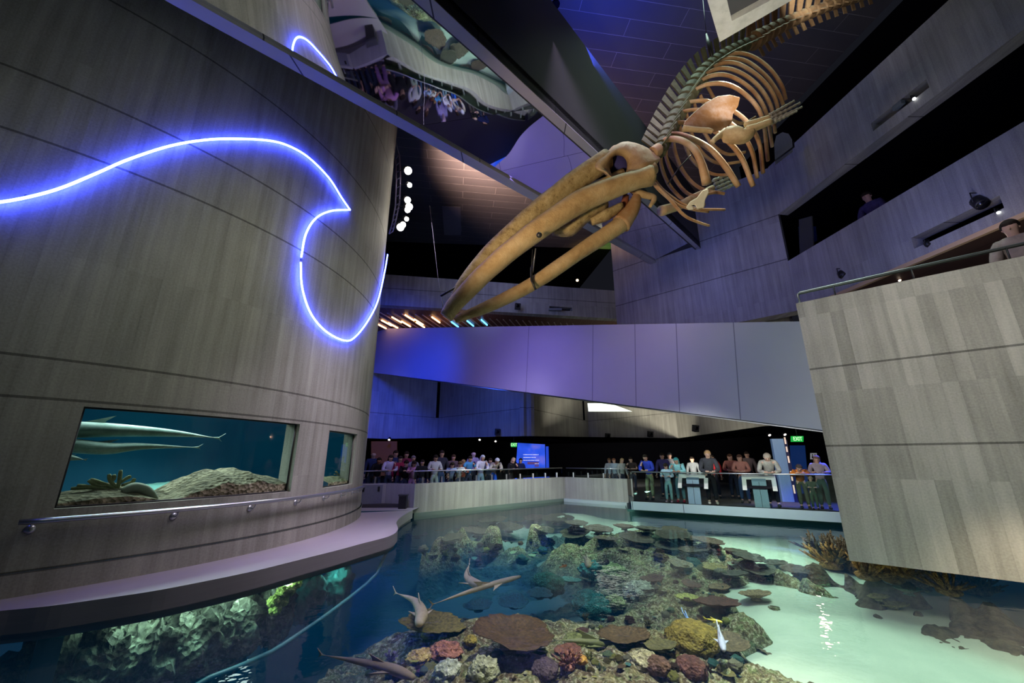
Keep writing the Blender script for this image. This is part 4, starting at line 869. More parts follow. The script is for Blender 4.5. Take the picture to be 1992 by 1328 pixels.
wh = thing('whale_skeleton', 'whole whale skeleton hanging head-down from the ceiling', 'skeleton', wp(1275, 300, 6.7))
def bone(name, pts, radii, mat=M_bone, flat=1.0, n=14, up=None, sub=5, parent=wh):
    P = smooth_path([wp(*p) for p in pts], sub); m = len(P); R_ = []
    for i in range(m):
        q = i/(m-1)*(len(radii)-1); j = min(len(radii)-2, int(q)); R_.append(radii[j]+(radii[j+1]-radii[j])*(q-j))
    mb = MB().tube(P, R_, n, flat, up)
    for v in mb.v: v += V((mn.noise(v*2.3), mn.noise(v*2.3+V((9, 0, 0))), mn.noise(v*2.3+V((0, 9, 0)))))*R_[0]*.10
    return mb.build(name, mat, parent)
# pixel radius -> metres at depth ~ (r/F*t)
pr = lambda rpx, x, y, Y: rpx/F*(Y/ray(x, y).y)
def pbone(name, pts, rpx, **kw):
    return bone(name, pts, [pr(r, *p) for r, p in zip(rpx, pts)], **kw)
# rostrum (upper jaw), far-left edge
pbone('rostrum', [(880, 592, 7.05), (905, 550, 7.05), (950, 497, 7.0), (1000, 450, 6.95), (1060, 398, 6.9), (1120, 352, 6.85), (1180, 312, 6.8)], [12, 20, 24, 25, 26, 27, 27], mat=M_boney, flat=.7)
pbone('maxilla', [(930, 545, 7.15), (1000, 480, 7.1), (1070, 425, 7.1), (1140, 385, 7.05), (1210, 345, 6.95)], [10, 18, 24, 28, 24], mat=M_boney, flat=.5)
# cranium: thick vault with an open orbit
cr = thing_ = MB()
cen = wp(1222, 318, 6.75); rr = pr(56, 1222, 318, 6.75)
vw = (EYE-cen).normalized(); xr = V((1, 0, 0)); xr = (xr-vw*xr.dot(vw)).normalized(); yu = vw.cross(xr) if vw.cross(xr).z > 0 else xr.cross(vw)
CMx = Matrix((xr, yu, vw)).transposed()
OUT = [(800, 205), (860, 150), (960, 110), (1060, 95), (1180, 120), (1300, 180), (1400, 280), (1392, 335), (1310, 420), (1250, 440), (1150, 445), (1060, 480), (980, 520), (900, 535), (820, 500), (740, 455), (650, 410), (640, 340), (725, 270)]
OUT = [V((1050+x/6.036, 260+y/6.036, 0)) for x, y in OUT]
oc = smooth_path(OUT+[OUT[0]], 4)[:-1]; n_o = len(oc); hc = V((1202.5, 324, 0)); vs = []; fs = []; rings = 12
for i, q in enumerate(oc):
    a_ = math.atan2(q.y-hc.y, q.x-hc.x); hp = hc+V((17*math.cos(a_), 22*math.sin(a_), 0))
    for k_i in range(rings+1):
        f = k_i/rings
        if f < .2: p_ = hp; Yd = 7.0-(f/.2)*.34
        else:
            g = (f-.2)/.8; p_ = hp.lerp(q, min(1, g*1.12)) if g < .9 else q; Yd = 6.66-.20*math.sin(math.pi*min(1, g*.8+.08))+max(0, g-.75)*2.2*.4+(.25 if g > .97 else 0)
        w3 = wp(p_.x, p_.y, Yd); w3 += V((0, mn.noise(w3*3.5)*.05+mn.noise(w3*9)*.02, 0)); vs.append(w3)
for i in range(n_o):
    for k_i in range(rings): fs.append([i*(rings+1)+k_i, ((i+1) % n_o)*(rings+1)+k_i, ((i+1) % n_o)*(rings+1)+k_i+1, i*(rings+1)+k_i+1])
cran = MB().add(vs, fs, True).build('cranium', M_bone, wh)
pbone('skull_base', [(1240, 334, 6.72), (1256, 336, 6.7), (1272, 326, 6.68)], [16, 18, 14], flat=.9, parent=cran)
o = MB().ball(wp(1205, 322, 6.95), (pr(24, 1205, 322, 6.9), pr(24, 1205, 322, 6.9), pr(28, 1205, 322, 6.9)), 16, 10).build('eye_socket', plain('orbit_shadow', (.03, .028, .16), .8), cran)  # dark ball in the orbit, shade put into its colour
# near mandible with its condyle
pbone('jaw_bone', [(868, 616, 6.65), (890, 586, 6.62), (950, 525, 6.55), (1010, 474, 6.5), (1070, 430, 6.45), (1130, 392, 6.4), (1190, 366, 6.36), (1240, 350, 6.34), (1266, 342, 6.34)], [16, 19, 22, 24, 25, 26, 24, 20, 23], mat=M_bone, flat=.8)
# far mandible
pbone('jaw_bone', [(885, 622, 7.1), (940, 600, 7.1), (1000, 572, 7.1), (1060, 537, 7.1), (1120, 495, 7.05), (1170, 462, 7.0), (1205, 438, 6.95), (1222, 422, 6.95)], [9, 14, 16, 17, 18, 19, 20, 14], mat=M_bone, flat=.8)
pbone('jaw_hinge', [(1208, 436, 6.95), (1228, 412, 6.9), (1238, 386, 6.85), (1240, 374, 6.85)], [20, 15, 9, 6], mat=M_rib)
pbone('jaw_hinge', [(1206, 428, 7.0), (1214, 405, 6.95), (1218, 380, 6.9)], [11, 9, 6], mat=plain('red_bone', (.25, .08, .04), .6))
pbone('palate_bone', [(1075, 452, 7.0), (1110, 446, 7.0), (1140, 420, 6.95), (1180, 398, 6.9)], [10, 22, 22, 14], mat=M_boney, flat=.5)
pbone('pterygoid', [(1150, 432, 6.95), (1180, 418, 6.9), (1210, 400, 6.85)], [10, 16, 10], mat=M_boney, flat=.6)
pbone('hyoid_bone', [(1225, 366, 6.8), (1250, 378, 6.8), (1272, 385, 6.8), (1264, 402, 6.8)], [7, 7, 6, 3])
pbone('neck_bone', [(1268, 300, 6.7), (1280, 292, 6.72)], [15, 15], mat=M_rib, flat=.8)
# vertebral column
SP = [(1282, 296, 6.8), (1298, 262, 6.95), (1318, 222, 7.1), (1342, 180, 7.25), (1368, 144, 7.4), (1398, 118, 7.5), (1430, 98, 7.6), (1466, 80, 7.7), (1505, 58, 7.8), (1550, 36, 7.9), (1600, 16, 8.0), (1650, 2, 8.1), (1700, -12, 8.2)]
col_p = smooth_path([wp(*p) for p in SP], 3)
upx = [(-26, -14)]*16+[(-28, -22)]*10+[(-20, -26)]*40
def vertebra(i, p, nx, tail):
    t_ = (nx-p).normalized(); L = (nx-p).length; q = i/len(col_p)
    vw = (EYE-p).normalized(); s = t_.cross(vw).normalized()         # towards upper-left in view
    if s.x > 0: s = -s
    dor = (s+V((0, 0, .15))).normalized(); dor = (dor-t_*dor.dot(t_)).normalized(); lat = t_.cross(dor).normalized()
    r = (.14+.06*math.sin(min(1, q*1.7)*math.pi))*(1 if not tail else 1.55-(q-.55)*2.2)
    mb = MB(); Mx = Matrix((lat, dor, t_)).transposed()
    mb.lathe(p, [(r*.96, 0), (r, L*.06), (r*.82, L*.35), (r, L*.66), (r*.95, L*.74)], 14, Mx)
    hs = (.33 if not tail else .42*(1.25-q)*1.5); th = L*.5
    b = p+t_*L*.3+dor*r*.7
    e = dor*hs+t_*(L*.75 if not tail else L*.5)
    mb.hexa([b-t_*th*.5-lat*.02, b+t_*th*.5-lat*.02, b+t_*th*.5+lat*.02, b-t_*th*.5+lat*.02], [b+e-t_*th*.75-lat*.015, b+e+t_*th*.75-lat*.015, b+e+t_*th*.75+lat*.015, b+e-t_*th*.75+lat*.015])
    for sg_ in (-1, 1):
        c = p+t_*L*.35+lat*sg_*r*.8; e2 = lat*sg_*(.26 if not tail else .24*(1.3-q))-dor*.04
        mb.hexa([c-t_*th*.5-dor*.02, c+t_*th*.5-dor*.02, c+t_*th*.5+dor*.02, c-t_*th*.5+dor*.02], [c+e2-t_*th*.4-dor*.012, c+e2+t_*th*.4-dor*.012, c+e2+t_*th*.4+dor*.012, c+e2-t_*th*.4+dor*.012])
    if tail:
        c = p+t_*L*.5-dor*r*.8; e2 = -dor*.20*(1.5-q)*1.4+t_*L*.3
        mb.hexa([c-t_*th*.35-lat*.015, c+t_*th*.35-lat*.015, c+t_*th*.35+lat*.015, c-t_*th*.35+lat*.015], [c+e2-t_*th*.4-lat*.01, c+e2+t_*th*.4-lat*.01, c+e2+t_*th*.4+lat*.01, c+e2-t_*th*.4+lat*.01])
    return mb.build('vertebra', M_tailv if q > .52 else M_vert, wh)
for i in range(len(col_p)-1): vertebra(i, col_p[i], col_p[i+1], i/len(col_p) > .56)
# ribs on the near side
NR = [([(1286, 279), (1300, 271), (1322, 272), (1347, 287), (1364, 315), (1375, 358)], [6, 7, 8, 8.5, 9, 11.5]),
      ([(1293, 262), (1320, 261), (1352, 272), (1384, 292), (1410, 322), (1437, 363)], [4, 5.5, 6.5, 7, 7.5, 7]),
      ([(1306, 238), (1345, 240), (1385, 252), (1418, 276), (1444, 310), (1465, 362)], [4, 5, 5.5, 6, 6, 6]),
      ([(1316, 218), (1360, 214), (1400, 228), (1436, 252), (1462, 292), (1473, 346)], [3.5, 4.5, 5, 5, 5, 5]),
      ([(1326, 200), (1370, 196), (1412, 208), (1450, 234), (1476, 275), (1484, 336)], [3.5, 4.5, 5, 5, 5, 5]),
      ([(1338, 182), (1372, 165), (1412, 164), (1450, 184), (1482, 226), (1494, 312)], [3.5, 4.5, 5, 5, 5, 4.5]),
      ([(1350, 164), (1385, 147), (1420, 148), (1462, 174), (1490, 218), (1502, 285)], [3.5, 4.5, 4.5, 4.5, 4.5, 4]),
      ([(1362, 150), (1395, 134), (1430, 137), (1470, 162), (1499, 205), (1508, 258)], [3.5, 4, 4.5, 4.5, 4.5, 4]),
      ([(1372, 140), (1405, 123), (1440, 126), (1480, 152), (1507, 190), (1517, 228)], [3.5, 4, 4.5, 4.5, 4.5, 4]),
      ([(1384, 130), (1415, 114), (1452, 119), (1490, 147), (1514, 182), (1524, 204)], [3, 4, 4, 4, 4.5, 4]),
      ([(1396, 120), (1428, 104), (1462, 109), (1496, 132), (1520, 166), (1529, 194)], [3, 4, 4, 4, 4.5, 4])]
for i, (px, rp_) in enumerate(NR):
    b = 6.85+i*.065; dz = [0, -.15, -.35, -.5, -.55, -.45]
    pbone('rib', [(x, y, b+d) for (x, y), d in zip(px, dz)], rp_, mat=M_rib, flat=.75, n=10)
FR = [[(1290, 285), (1286, 318), (1302, 360), (1335, 392), (1372, 398)], [(1300, 270), (1296, 305), (1315, 350), (1345, 380), (1392, 374)], [(1310, 250), (1312, 290), (1330, 335), (1362, 366), (1410, 377)],
      [(1320, 235), (1330, 275), (1350, 315), (1385, 338), (1420, 340)], [(1335, 220), (1345, 260), (1368, 300), (1400, 318), (1440, 315)], [(1350, 200), (1362, 240), (1385, 280), (1415, 300), (1450, 296)],
      [(1362, 185), (1378, 220), (1402, 255), (1430, 270), (1462, 262)], [(1376, 168), (1395, 200), (1420, 230), (1445, 240), (1470, 228)]]
for i, px in enumerate(FR):
    pbone('rib', [(x, y, 7.0+i*.07+d) for (x, y), d in zip(px, (0, .35, .7, .85, .8))], [3, 3.5, 3.5, 3.2, 3], mat=M_rib, flat=.8, n=8)
for px in ([(1262, 345), (1285, 372), (1318, 398), (1350, 408), (1378, 412)], [(1268, 350), (1300, 385), (1330, 418), (1358, 432), (1380, 439)], [(1266, 330), (1275, 352), (1300, 378), (1345, 404), (1410, 408)]):
    pbone('thin_bone', [(x, y, 6.7+.08*i) for i, (x, y) in enumerate(px)], [3, 3.2, 3, 2.6, 2.4], mat=M_rib, n=8)
# sternum (Y-shaped plate with a hole) and shoulder blade
def plate(name, poly, Y, th, mat, hole=None):
    bmx = bmesh.new(); P = [wp(x, y, Y) for x, y in poly]; d = (P[0]-EYE).normalized()*th
    mb = MB(); mb.extrude(P, d); o_ = mb.build(name, mat, wh); md = o_.modifiers.new('b', 'BEVEL'); md.width = th*.35; md.segments = 3; bmx.free(); return o_
plate('sternum', [(1334, 404), (1342, 392), (1356, 384), (1366, 370), (1377, 366), (1379, 376), (1372, 390), (1370, 404), (1356, 407), (1352, 398), (1346, 400), (1350, 408), (1340, 409)], 6.75, .06, plain('pale_bone', (.62, .55, .38), .6))
plate('shoulder_blade', [(1326, 252), (1332, 236), (1348, 220), (1372, 200), (1396, 187), (1420, 184), (1440, 189), (1436, 206), (1426, 222), (1424, 238), (1412, 250), (1388, 258), (1356, 256)], 6.28, .05, mottled('blade_bone', [(.12, .045, .012), (.24, .12, .045), (.40, .32, .27)], 1.1, .6, .2, 12, .01))
pbone('acromion', [(1328, 250, 6.2), (1352, 252, 6.18), (1378, 254, 6.18), (1386, 257, 6.18)], [6, 5, 5, 4], mat=M_bone)
pbone('coracoid', [(1410, 256, 6.2), (1394, 268, 6.15), (1386, 276, 6.15)], [7, 5, 5], mat=M_bone)
pbone('humerus', [(1412, 262, 6.2), (1428, 262, 6.12), (1446, 264, 6.06), (1462, 252, 6.0)], [14, 17, 15, 10], mat=M_bone)
fa = pbone('forearm', [(1452, 254, 6.0), (1474, 246, 5.95), (1500, 236, 5.9)], [9, 7, 6], mat=M_bone); pbone('forearm', [(1450, 244, 6.05), (1472, 236, 6.0), (1498, 228, 5.95)], [7, 5, 4.5], mat=M_bone)
M_fl = mottled('flipper_bone', [(.14, .12, .10), (.24, .21, .17), (.34, .30, .25)], 3, .7, .2, 14, .01)
for j, (a, b) in enumerate((((1498, 224), (1545, 196)), ((1500, 230), (1556, 200)), ((1500, 236), (1560, 208)), ((1500, 240), (1550, 216)))):
    mb = MB(); A, B = wp(a[0], a[1], 5.92), wp(b[0], b[1], 5.8)
    mb.tube([A.lerp(B, i/24) for i in range(25)], [(.045-.001*i)*(1, .75, .66, .8)[i % 4] for i in range(25)], 8)
    mb.build('flipper_finger', M_fl, fa)
# far flipper: rows of small pale finger bones seen through the ribs
for j in range(4):
    mb = MB(); A, B = wp(1386+j*3, 352+j*7, 8.3), wp(1425+j*2, 336+j*7, 8.5)
    mb.tube([A.lerp(B, i/12) for i in range(13)], [.05 if i % 3 else .025 for i in range(13)], 8)
    mb.build('flipper_finger', mottled('far_flipper', [(.25, .27, .22), (.36, .38, .32)], 3), wh)
pbone('far_forearm', [(1285, 410, 7.6), (1320, 400, 7.8), (1350, 384, 8.0), (1386, 366, 8.2)], [10, 9, 7, 6], mat=M_bone)
# suspension hardware
rod = thing('support_bar', 'black bar clamped across the jaw tips, hung on a thin wire', 'support bar', wp(858, 575, 6.9))
MB().tube([wp(857, 576, 6.9), wp(905, 548, 7.0)], .02, 8).build('bar', M_dark, rod)
MB().tube([wp(858, 575, 6.9), wp(852, 540, 7.6), wp(836, 400, 9.45)], .0035, 6).build('wire', M_dark, rod)
MB().tube([wp(858, 575, 6.9), wp(863, 606, 6.7)], .008, 6).build('chain', M_dark, rod)
stp = thing('jaw_strap', 'black strap looped under the lower right jaw bone', 'strap', wp(1038, 545, 7.0))
MB().tube([wp(1034, 520, 6.9), wp(1034, 545, 6.85), wp(1042, 563, 6.85)], .022, 8).build('loop', M_dark, stp)
MB().tube([wp(1036, 530, 6.9), wp(1042, 483, 6.6)], .014, 6).build('strap', M_grey, stp); MB().tube([wp(1033, 540, 6.9), wp(1036, 485, 6.6)], .008, 6).build('strap', M_dark, stp)
jb = MB(); jb.lathe(wp(1049, 457, 6.16), [(.045, 0), (.05, .01), (.03, .03)], 12, aimrot(EYE-wp(1049, 457, 6.3))); tag(jb.build('clamp_bolt', M_dark), 'round black bolt head on the near jaw bone', 'bolt')
hg = thing('spine_hanger', 'black turnbuckle hanger on a cable at the whale spine', 'hanger', wp(1382, 90, 7.2))
MB().tube([wp(1386, 112, 7.3), wp(1378, 84, 7.3), wp(1374, 66, 7.3)], [.02, .045, .02], 8).build('turnbuckle', M_dark, hg)
MB().tube([wp(1374, 66, 7.3), wp(1366, -14, 7.6)], .006, 6).build('cable', M_dark, hg)
MB().tube([wp(1299, 358, 6.9), wp(1322, 325, 6.9), wp(1344, 302, 6.9)], .012, 8).build('chest_strut', M_dark, wh)
# white frame with dark panel above the spine
fz = 8.6
fr_ = thing('hanging_frame', 'white textured frame around a dark panel hanging above the whale spine', 'frame', onz(1400, 82, fz))
O1, O0, O2 = onz(1376, 0, fz), onz(1400, 82, fz), onz(1541, 0, fz)
I1, I0, I2 = onz(1414, 0, fz), onz(1424, 41, fz), onz(1500, 0, fz)
ext = lambda a, b, s: b+(b-a)*s
Oa, Oc = ext(O0, O1, .7), ext(O0, O2, .35); Ia, Ic = ext(I0, I1, 1.0), ext(I0, I2, .5)
Of = Oa+Oc-O0; If = Ia+Ic-I0
M_fr = mottled('white_plaster', [(.38, .38, .33), (.50, .50, .44), (.56, .56, .5)], 5, .8, .5, 6, .02)
for a, b, c, d in ((O0, Oa, Ia, I0), (O0, I0, Ic, Oc), (Oa, Of, If, Ia), (Oc, Ic, If, Of)): MB().hexa([a, b, c, d], [p+UPV*.25 for p in (a, b, c, d)]).build('frame_side', M_fr, fr_)
MB().hexa([I0, Ia, If, Ic], [p+UPV*.1 for p in (I0, Ia, If, Ic)]).build('dark_panel', plain('slate_panel', (.055, .055, .06), .7), fr_)
for o in [ob for ob in fr_.children if ob.name.startswith('dark')]: o.data.transform(Matrix.Translation((0, 0, .12)))
# ================================================================== PEOPLE
SKQ = []
def skin_obj(name, verts, edges, radii, mat, parent, extra=None, sub=1):
    me = bpy.data.meshes.new(name); me.from_pydata([tuple(v) for v in verts], edges, [])
    o = bpy.data.objects.new(name, me); col.objects.link(o)
    m = o.modifiers.new('skin', 'SKIN'); m.use_smooth_shade = True; m.branch_smoothing = .6
    sv = me.skin_vertices[0].data
    for i, r in enumerate(radii): sv[i].radius = r if isinstance(r, tuple) else (r, r)
    sv[0].use_root = True
    s = o.modifiers.new('sub', 'SUBSURF'); s.levels = sub; s.render_levels = sub
    SKQ.append((o, mat, extra)); own(o, parent); return o
def finish_skins():
    bpy.context.view_layer.update(); dg = bpy.context.evaluated_depsgraph_get(); new = []
    for o, mat, extra in SKQ: new.append(bpy.data.meshes.new_from_object(o.evaluated_get(dg), depsgraph=dg))
    for (o, mat, extra), me in zip(SKQ, new):
        o.modifiers.clear(); o.data = me; me.materials.clear(); me.materials.append(mat)
        if extra:
            bmx = bmesh.new(); bmx.from_mesh(me); vs = [bmx.verts.new(p) for p in extra.v]
            for f, sm in zip(extra.f, extra.sm):
                fc = bmx.faces.new([vs[q] for q in f]); fc.smooth = True
            bmx.to_mesh(me); bmx.free()
        for p in me.polygons: p.use_smooth = True
_cl = {}
def cloth(c):
    kx = tuple(round(x, 3) for x in c)
    if kx not in _cl: _cl[kx] = mottled('cloth', [tuple(x*.7 for x in c), c, tuple(min(1, x*1.25) for x in c)], 6, .9, .3, 30, .01, .1)
    return _cl[kx]
SK = (.42, .24, .17); SKL = (.55, .34, .26); SKD = (.2, .11, .07)
def person(loc, htop, label, top, bot=(.03, .04, .07), hair=(.02, .014, .01), skin=SK, face=180, pose='stand', style='short', shoe=(.03, .03, .03), group=None, near=False, look=0.0, child=False, sleeve=True, lean=None):
    pitch, head_p, arms = {'stand': (4, 12, 'down'), 'rail': (24, 10, 'rail'), 'bend': (52, 25, 'rail'), 'hold': (6, 20, 'hold'), 'phone': (3, 5, 'phone'), 'photo': (16, 12, 'photo')}[pose]
    if lean is not None: pitch = lean
    hb = 1.12 if child else 1.0                       # children: larger heads
    def Rx(v, a): a = math.radians(a); return V((v.x, v.y*math.cos(a)+v.z*math.sin(a), -v.y*math.sin(a)+v.z*math.cos(a)))
    hip = V((0, -.22*math.sin(math.radians(pitch)), .93))
    T = lambda x, y, z: hip+Rx(V((x, y, z-.93)), pitch)
    neck = T(0, .0, 1.445); H = lambda x, y, z: neck+Rx(V((x, y, z))*hb, pitch*.35+head_p)
    crown = H(0, .02, .245)
    s = htop/max(crown.z+.012, .6)
    root = thing('person', label, 'person', loc, group); Mx = Matrix.Translation(loc) @ Matrix.Rotation(math.radians(face), 4, 'Z') @ Matrix.Scale(s, 4)
    X = lambda v: Mx @ V(v)
    railz = 1.06/s
    sh = [T(q*.185, 0, 1.40) for q in (-1, 1)]
    def arm(q, i):
        S = sh[i]
        if arms == 'down': return S+V((q*.07, -.02, -.29)), S+V((q*.075, .07, -.54)), V((0, .3, -1))
        if arms == 'rail': 
            wr = V((q*.10, max(S.y+.22, .38), max(railz+.05, S.z-.55))); return (S+wr)/2+V((q*.12, -.10, -.13)), wr, V((-q*.8, .5, -.05))
        if arms == 'hold': return S+V((q*.08, .02, -.28)), S+V((-q*.02, .26, -.25)), V((-q*.7, .7, 0))
        if arms == 'phone': return S+V((q*.08, .10, -.26)), S+V((-q*.05, .28, -.04)), V((-q*.3, .3, .9))
        return S+V((q*.1, .2, -.2)), S+V((-q*.03, .42, -.18)), V((-q*.4, .9, 0))
    A = [arm(-1, 0), arm(1, 1)]
    hj = [V((q*.095, hip.y, .90)) for q in (-1, 1)]; kn = [V((q*.10, .02+hip.y*.4, .5)) for q in (-1, 1)]; an = [V((q*.105, -.02, .085)) for q in (-1, 1)]; to = [V((q*.12, .12, .035)) for q in (-1, 1)]
    vs = [hip, T(0, 0, 1.1), T(0, 0, 1.3), neck+Rx(V((0, 0, .0)), pitch), H(0, .015, .075), H(0, .02, .14), H(0, .015, .205)]
    rad = [.105, .09, (.12, .085), .058, .074, .098, .082]; ed = [(0, 1), (1, 2), (2, 3), (3, 4), (4, 5), (5, 6)]
    for i in (0, 1):
        e, wv, hd = A[i]; b = len(vs); vs += [sh[i], e, wv, wv+hd.normalized()*.075]; rad += [.042, .034, .030, (.036, .02)]; ed += [(2, b), (b, b+1), (b+1, b+2), (b+2, b+3)]
        b = len(vs); vs += [hj[i], kn[i], an[i], to[i]]; rad += [.085, .056, .040, .034]; ed += [(0, b), (b, b+1), (b+1, b+2), (b+2, b+3)]
    ex = MB()
    for i, q in ((0, -1), (1, 1)):                    # fingers and thumb
        e, wv, hd = A[i]; hd = hd.normalized(); pal = wv+hd*.085; sd = hd.cross(V((0, 0, 1))); sd = sd.normalized() if sd.length > .1 else V((1, 0, 0)); nn = sd.cross(hd)
        for j, L in enumerate((.058, .068, .072, .062)):
            f0 = pal+sd*(j-1.5)*.017; ex.tube([X(f0), X(f0+hd*L*.55), X(f0+hd*L*.9-nn*.018)], [.008*s, .0075*s, .006*s], 6)
        t0 = wv+hd*.03+sd*.03*q; ex.tube([X(t0), X(t0+(hd+sd*q*.9).normalized()*.035), X(t0+(hd*1.4+sd*q*.7).normalized()*.058)], [.010*s, .009*s, .007*s], 6)
    nose = H(0, .105, .125); ex.tube([X(H(0, .09, .155)), X(H(0, .118, .126)), X(H(0, .09, .110))], [.008*s, .015*s, .008*s], 6)
    Mr = Mx.to_3x3().normalized()
    for q in (-1, 1): ex.ball(X(H(q*.083, .0, .13)), (.012*s, .022*s, .032*s), 8, 6, Mr)
    bd_ = skin_obj('body', [X(v) for v in vs], ed, [tuple(x*s for x in r) if isinstance(r, tuple) else r*s for r in rad], plain('skin_%.2f' % skin[0], skin, .6), root, ex)
    if near:
        for q in (-1, 1): MB().ball(X(H(q*.032, .094, .148)), .0105*s, 8, 6).build('eye', plain('eye_dark', (.02, .015, .012), .3), bd_)
        MB().tube([X(H(-.024, .084, .082)), X(H(0, .094, .081)), X(H(.024, .084, .082))], [.004*s, .006*s, .004*s], 6).build('mouth', plain('lips', (.35, .12, .10), .5), bd_)
    # clothes
    tv = [T(0, 0, .80), T(0, 0, 1.08), T(0, 0, 1.29), T(0, -.0, 1.455)]; tr_ = [(.165, .14), (.155, .135), (.19, .135), (.095, .085)]; te = [(0, 1), (1, 2), (2, 3)]
    for i in (0, 1):
        e, wv, hd = A[i]; b = len(tv)
        if sleeve: tv += [sh[i], e, e.lerp(wv, .92)]; tr_ += [.090, .070, .052]; te += [(2, b), (b, b+1), (b+1, b+2)]
        else: tv += [sh[i], sh[i].lerp(e, .7)]; tr_ += [.088, .076]; te += [(2, b), (b, b+1)]
    sc_r = lambda L: [tuple(x*s for x in r) if isinstance(r, tuple) else r*s for r in L]
    skin_obj('shirt', [X(v) for v in tv], te, sc_r(tr_), cloth(top), root)
    bv = [V((0, hip.y, 1.03)), V((0, hip.y, .90))]; br2 = [(.132, .118), (.135, .12)]; be = [(0, 1)]
    for i in (0, 1): b = len(bv); bv += [hj[i]+V((0, 0, -.06)), kn[i], an[i]+V((0, 0, .02))]; br2 += [.10, .074, .060]; be += [(1, b), (b, b+1), (b+1, b+2)]
    skin_obj('trousers', [X(v) for v in bv], be, sc_r(br2), cloth(bot), root)
    for i in (0, 1):
        c = (an[i]+to[i])/2; MB().ball(X(V((c.x, c.y+.015, .045))), (.05*s, .135*s, .05*s), 12, 8, Mr, fn=lambda p, d: V((p.x, p.y, max(p.z, -.042*s)))).build('shoe', cloth(shoe), root)
    hm = MB(); hc = H(0, .012, .155); Rh = Mr @ Matrix.Rotation(math.radians(-(pitch*.35+head_p)), 3, 'X')
    def hf(p, d):
        k_ = 1.0
        if d.y > .25 and d.z < .42: k_ = .72
        if style == 'short' and d.z < -.35: k_ = .7
        return p*k_
    if style != 'bald':
        hm.ball(X(hc), (.102*s*hb, .112*s*hb, .112*s*hb), 18, 14, Rh, fn=hf)
        if style in ('long', 'bob'):
            Lh_ = .36 if style == 'long' else .17
            hm.tube([X(H(0, -.055, .16)), X(H(0, -.075, .06)), X(H(0, -.085, .06)+V((0, -.02, -Lh_*.6))), X(H(0, -.07, .06)+V((0, -.03, -Lh_)))], [.085*s, .10*s, .095*s, .05*s], 12, .55)
        if style == 'bun': hm.ball(X(H(0, -.06, .25)), .05*s, 10, 8)
        if style == 'cap': hm.ball(X(H(0, .09, .185)), (.07*s, .075*s, .012*s), 10, 6, Rh)
        hm.build('hair' if style != 'cap' else 'cap', cloth(hair), root)
    return root
nP1 = V((-(PBc[1]-PA[1]), PBc[0]-PA[0], 0)).normalized()
if nP1.y < 0: nP1 = -nP1
def at_par(px, back):
    if px < 806:
        r = ray(px, 900); y = 15.9+back; return V((r.x*y/r.y, y, ZD))
    a = V((PA[0], PA[1], 0))+nP1*back; n_ = nP1; r = ray(px, 900); t_ = (a.dot(n_))/(r.x*n_.x+r.y*n_.y); return V((r.x*t_, r.y*t_, ZD))
nP2 = V((.63, .777, 0))
def at_par2(px, back):
    a = V((PC[0], PC[1], 0))+nP2*back; r = ray(px, 900); t_ = (a.dot(nP2))/(r.x*nP2.x+r.y*nP2.y); return V((r.x*t_, r.y*t_, ZD))
def htop(p, px, py): r = ray(px, py); return CZ+p.y/r.y*r.z-ZD
def left(px, py, back, label, *a, **k_):
    p = at_par(px, back); k_.setdefault('face', 205); return person(p, htop(p, px, py-8), label, *a, **k_)
BLK = (.012, .012, .014); NAVY = (.02, .03, .09); GRY = (.25, .25, .28); WHT = (.55, .52, .62); JEAN = (.06, .10, .2)
left(725, 886, .9, 'older bald man in a dark blue jacket, leftmost on the left deck beside the tower', NAVY, style='bald', skin=(.35, .25, .25), pose='stand')
left(736, 898, .8, 'short person in black at the rail, right of the bald man', BLK, pose='rail', skin=(.32, .14, .08))
left(758, 893, .8, 'woman in a lavender-white jacket leaning on the rail near the gate', (.42, .38, .55), pose='rail', style='bob')
left(768, 884, 1.3, 'tall dark-haired man in navy behind the woman in the lavender jacket', NAVY, pose='stand')
left(778, 895, .9, 'person in a dark red top on the left deck', (.22, .02, .05), pose='stand', style='long')
left(789, 886, 1.4, 'person in a maroon jumper standing back on the left deck', (.14, .02, .05), pose='stand')
left(789, 903, .8, 'dark-haired child in black reaching over the rail', BLK, pose='rail', child=True, skin=SKL)
left(803, 894, 1.2, 'person in a grey hoodie standing back, hood down', (.16, .15, .2), pose='stand', hair=(.15, .13, .15))
left(804, 904, .8, 'child in a pink jacket with a dark bob at the rail', (.42, .2, .36), pose='rail', child=True, style='bob', bot=(.3, .15, .3))
left(821, 902, .7, 'person in black with a yellow badge strap in the dark gap', BLK, pose='stand', style='short')
left(846, 893, .8, 'woman with long dark hair and a long pale grey cardigan', (.42, .42, .44), pose='hold', style='long', bot=(.35, .42, .38))
left(858, 884, 1.0, 'tall man in a dark jacket behind the woman in the pale cardigan', (.03, .03, .045), pose='stand', bot=JEAN)
left(881, 892, 1.3, 'woman with brown hair standing back left of the man in the blue shirt', (.10, .07, .08), pose='stand', style='long', hair=(.06, .035, .02))
left(878, 907, .8, 'small child in pale blue with short dark hair at the rail', (.25, .32, .5), pose='rail', child=True)
left(893, 905, .8, 'child in a grey-white sweatshirt with brown hair at the rail', (.45, .46, .45), pose='rail', child=True, hair=(.08, .045, .02))
left(900, 902, .9, 'child in red and yellow behind the child in the grey-white sweatshirt', (.4, .08, .04), pose='hold', child=True, hair=(.2, .12, .06), skin=SKL)
left(912, 895, .8, 'man in a bright blue shirt with folded arms at the rail', (.06, .22, .45), pose='rail', sleeve=False)
left(920, 885, 1.2, 'tall person in a lilac top behind the man in the bright blue shirt', (.26, .24, .42), pose='stand', style='bald', skin=(.4, .3, .38))
left(936, 893, .8, 'person in a white shirt with pale grey hair bowing over the rail', WHT, pose='rail', hair=(.5, .5, .58), style='bob', bot=(.2, .3, .4))
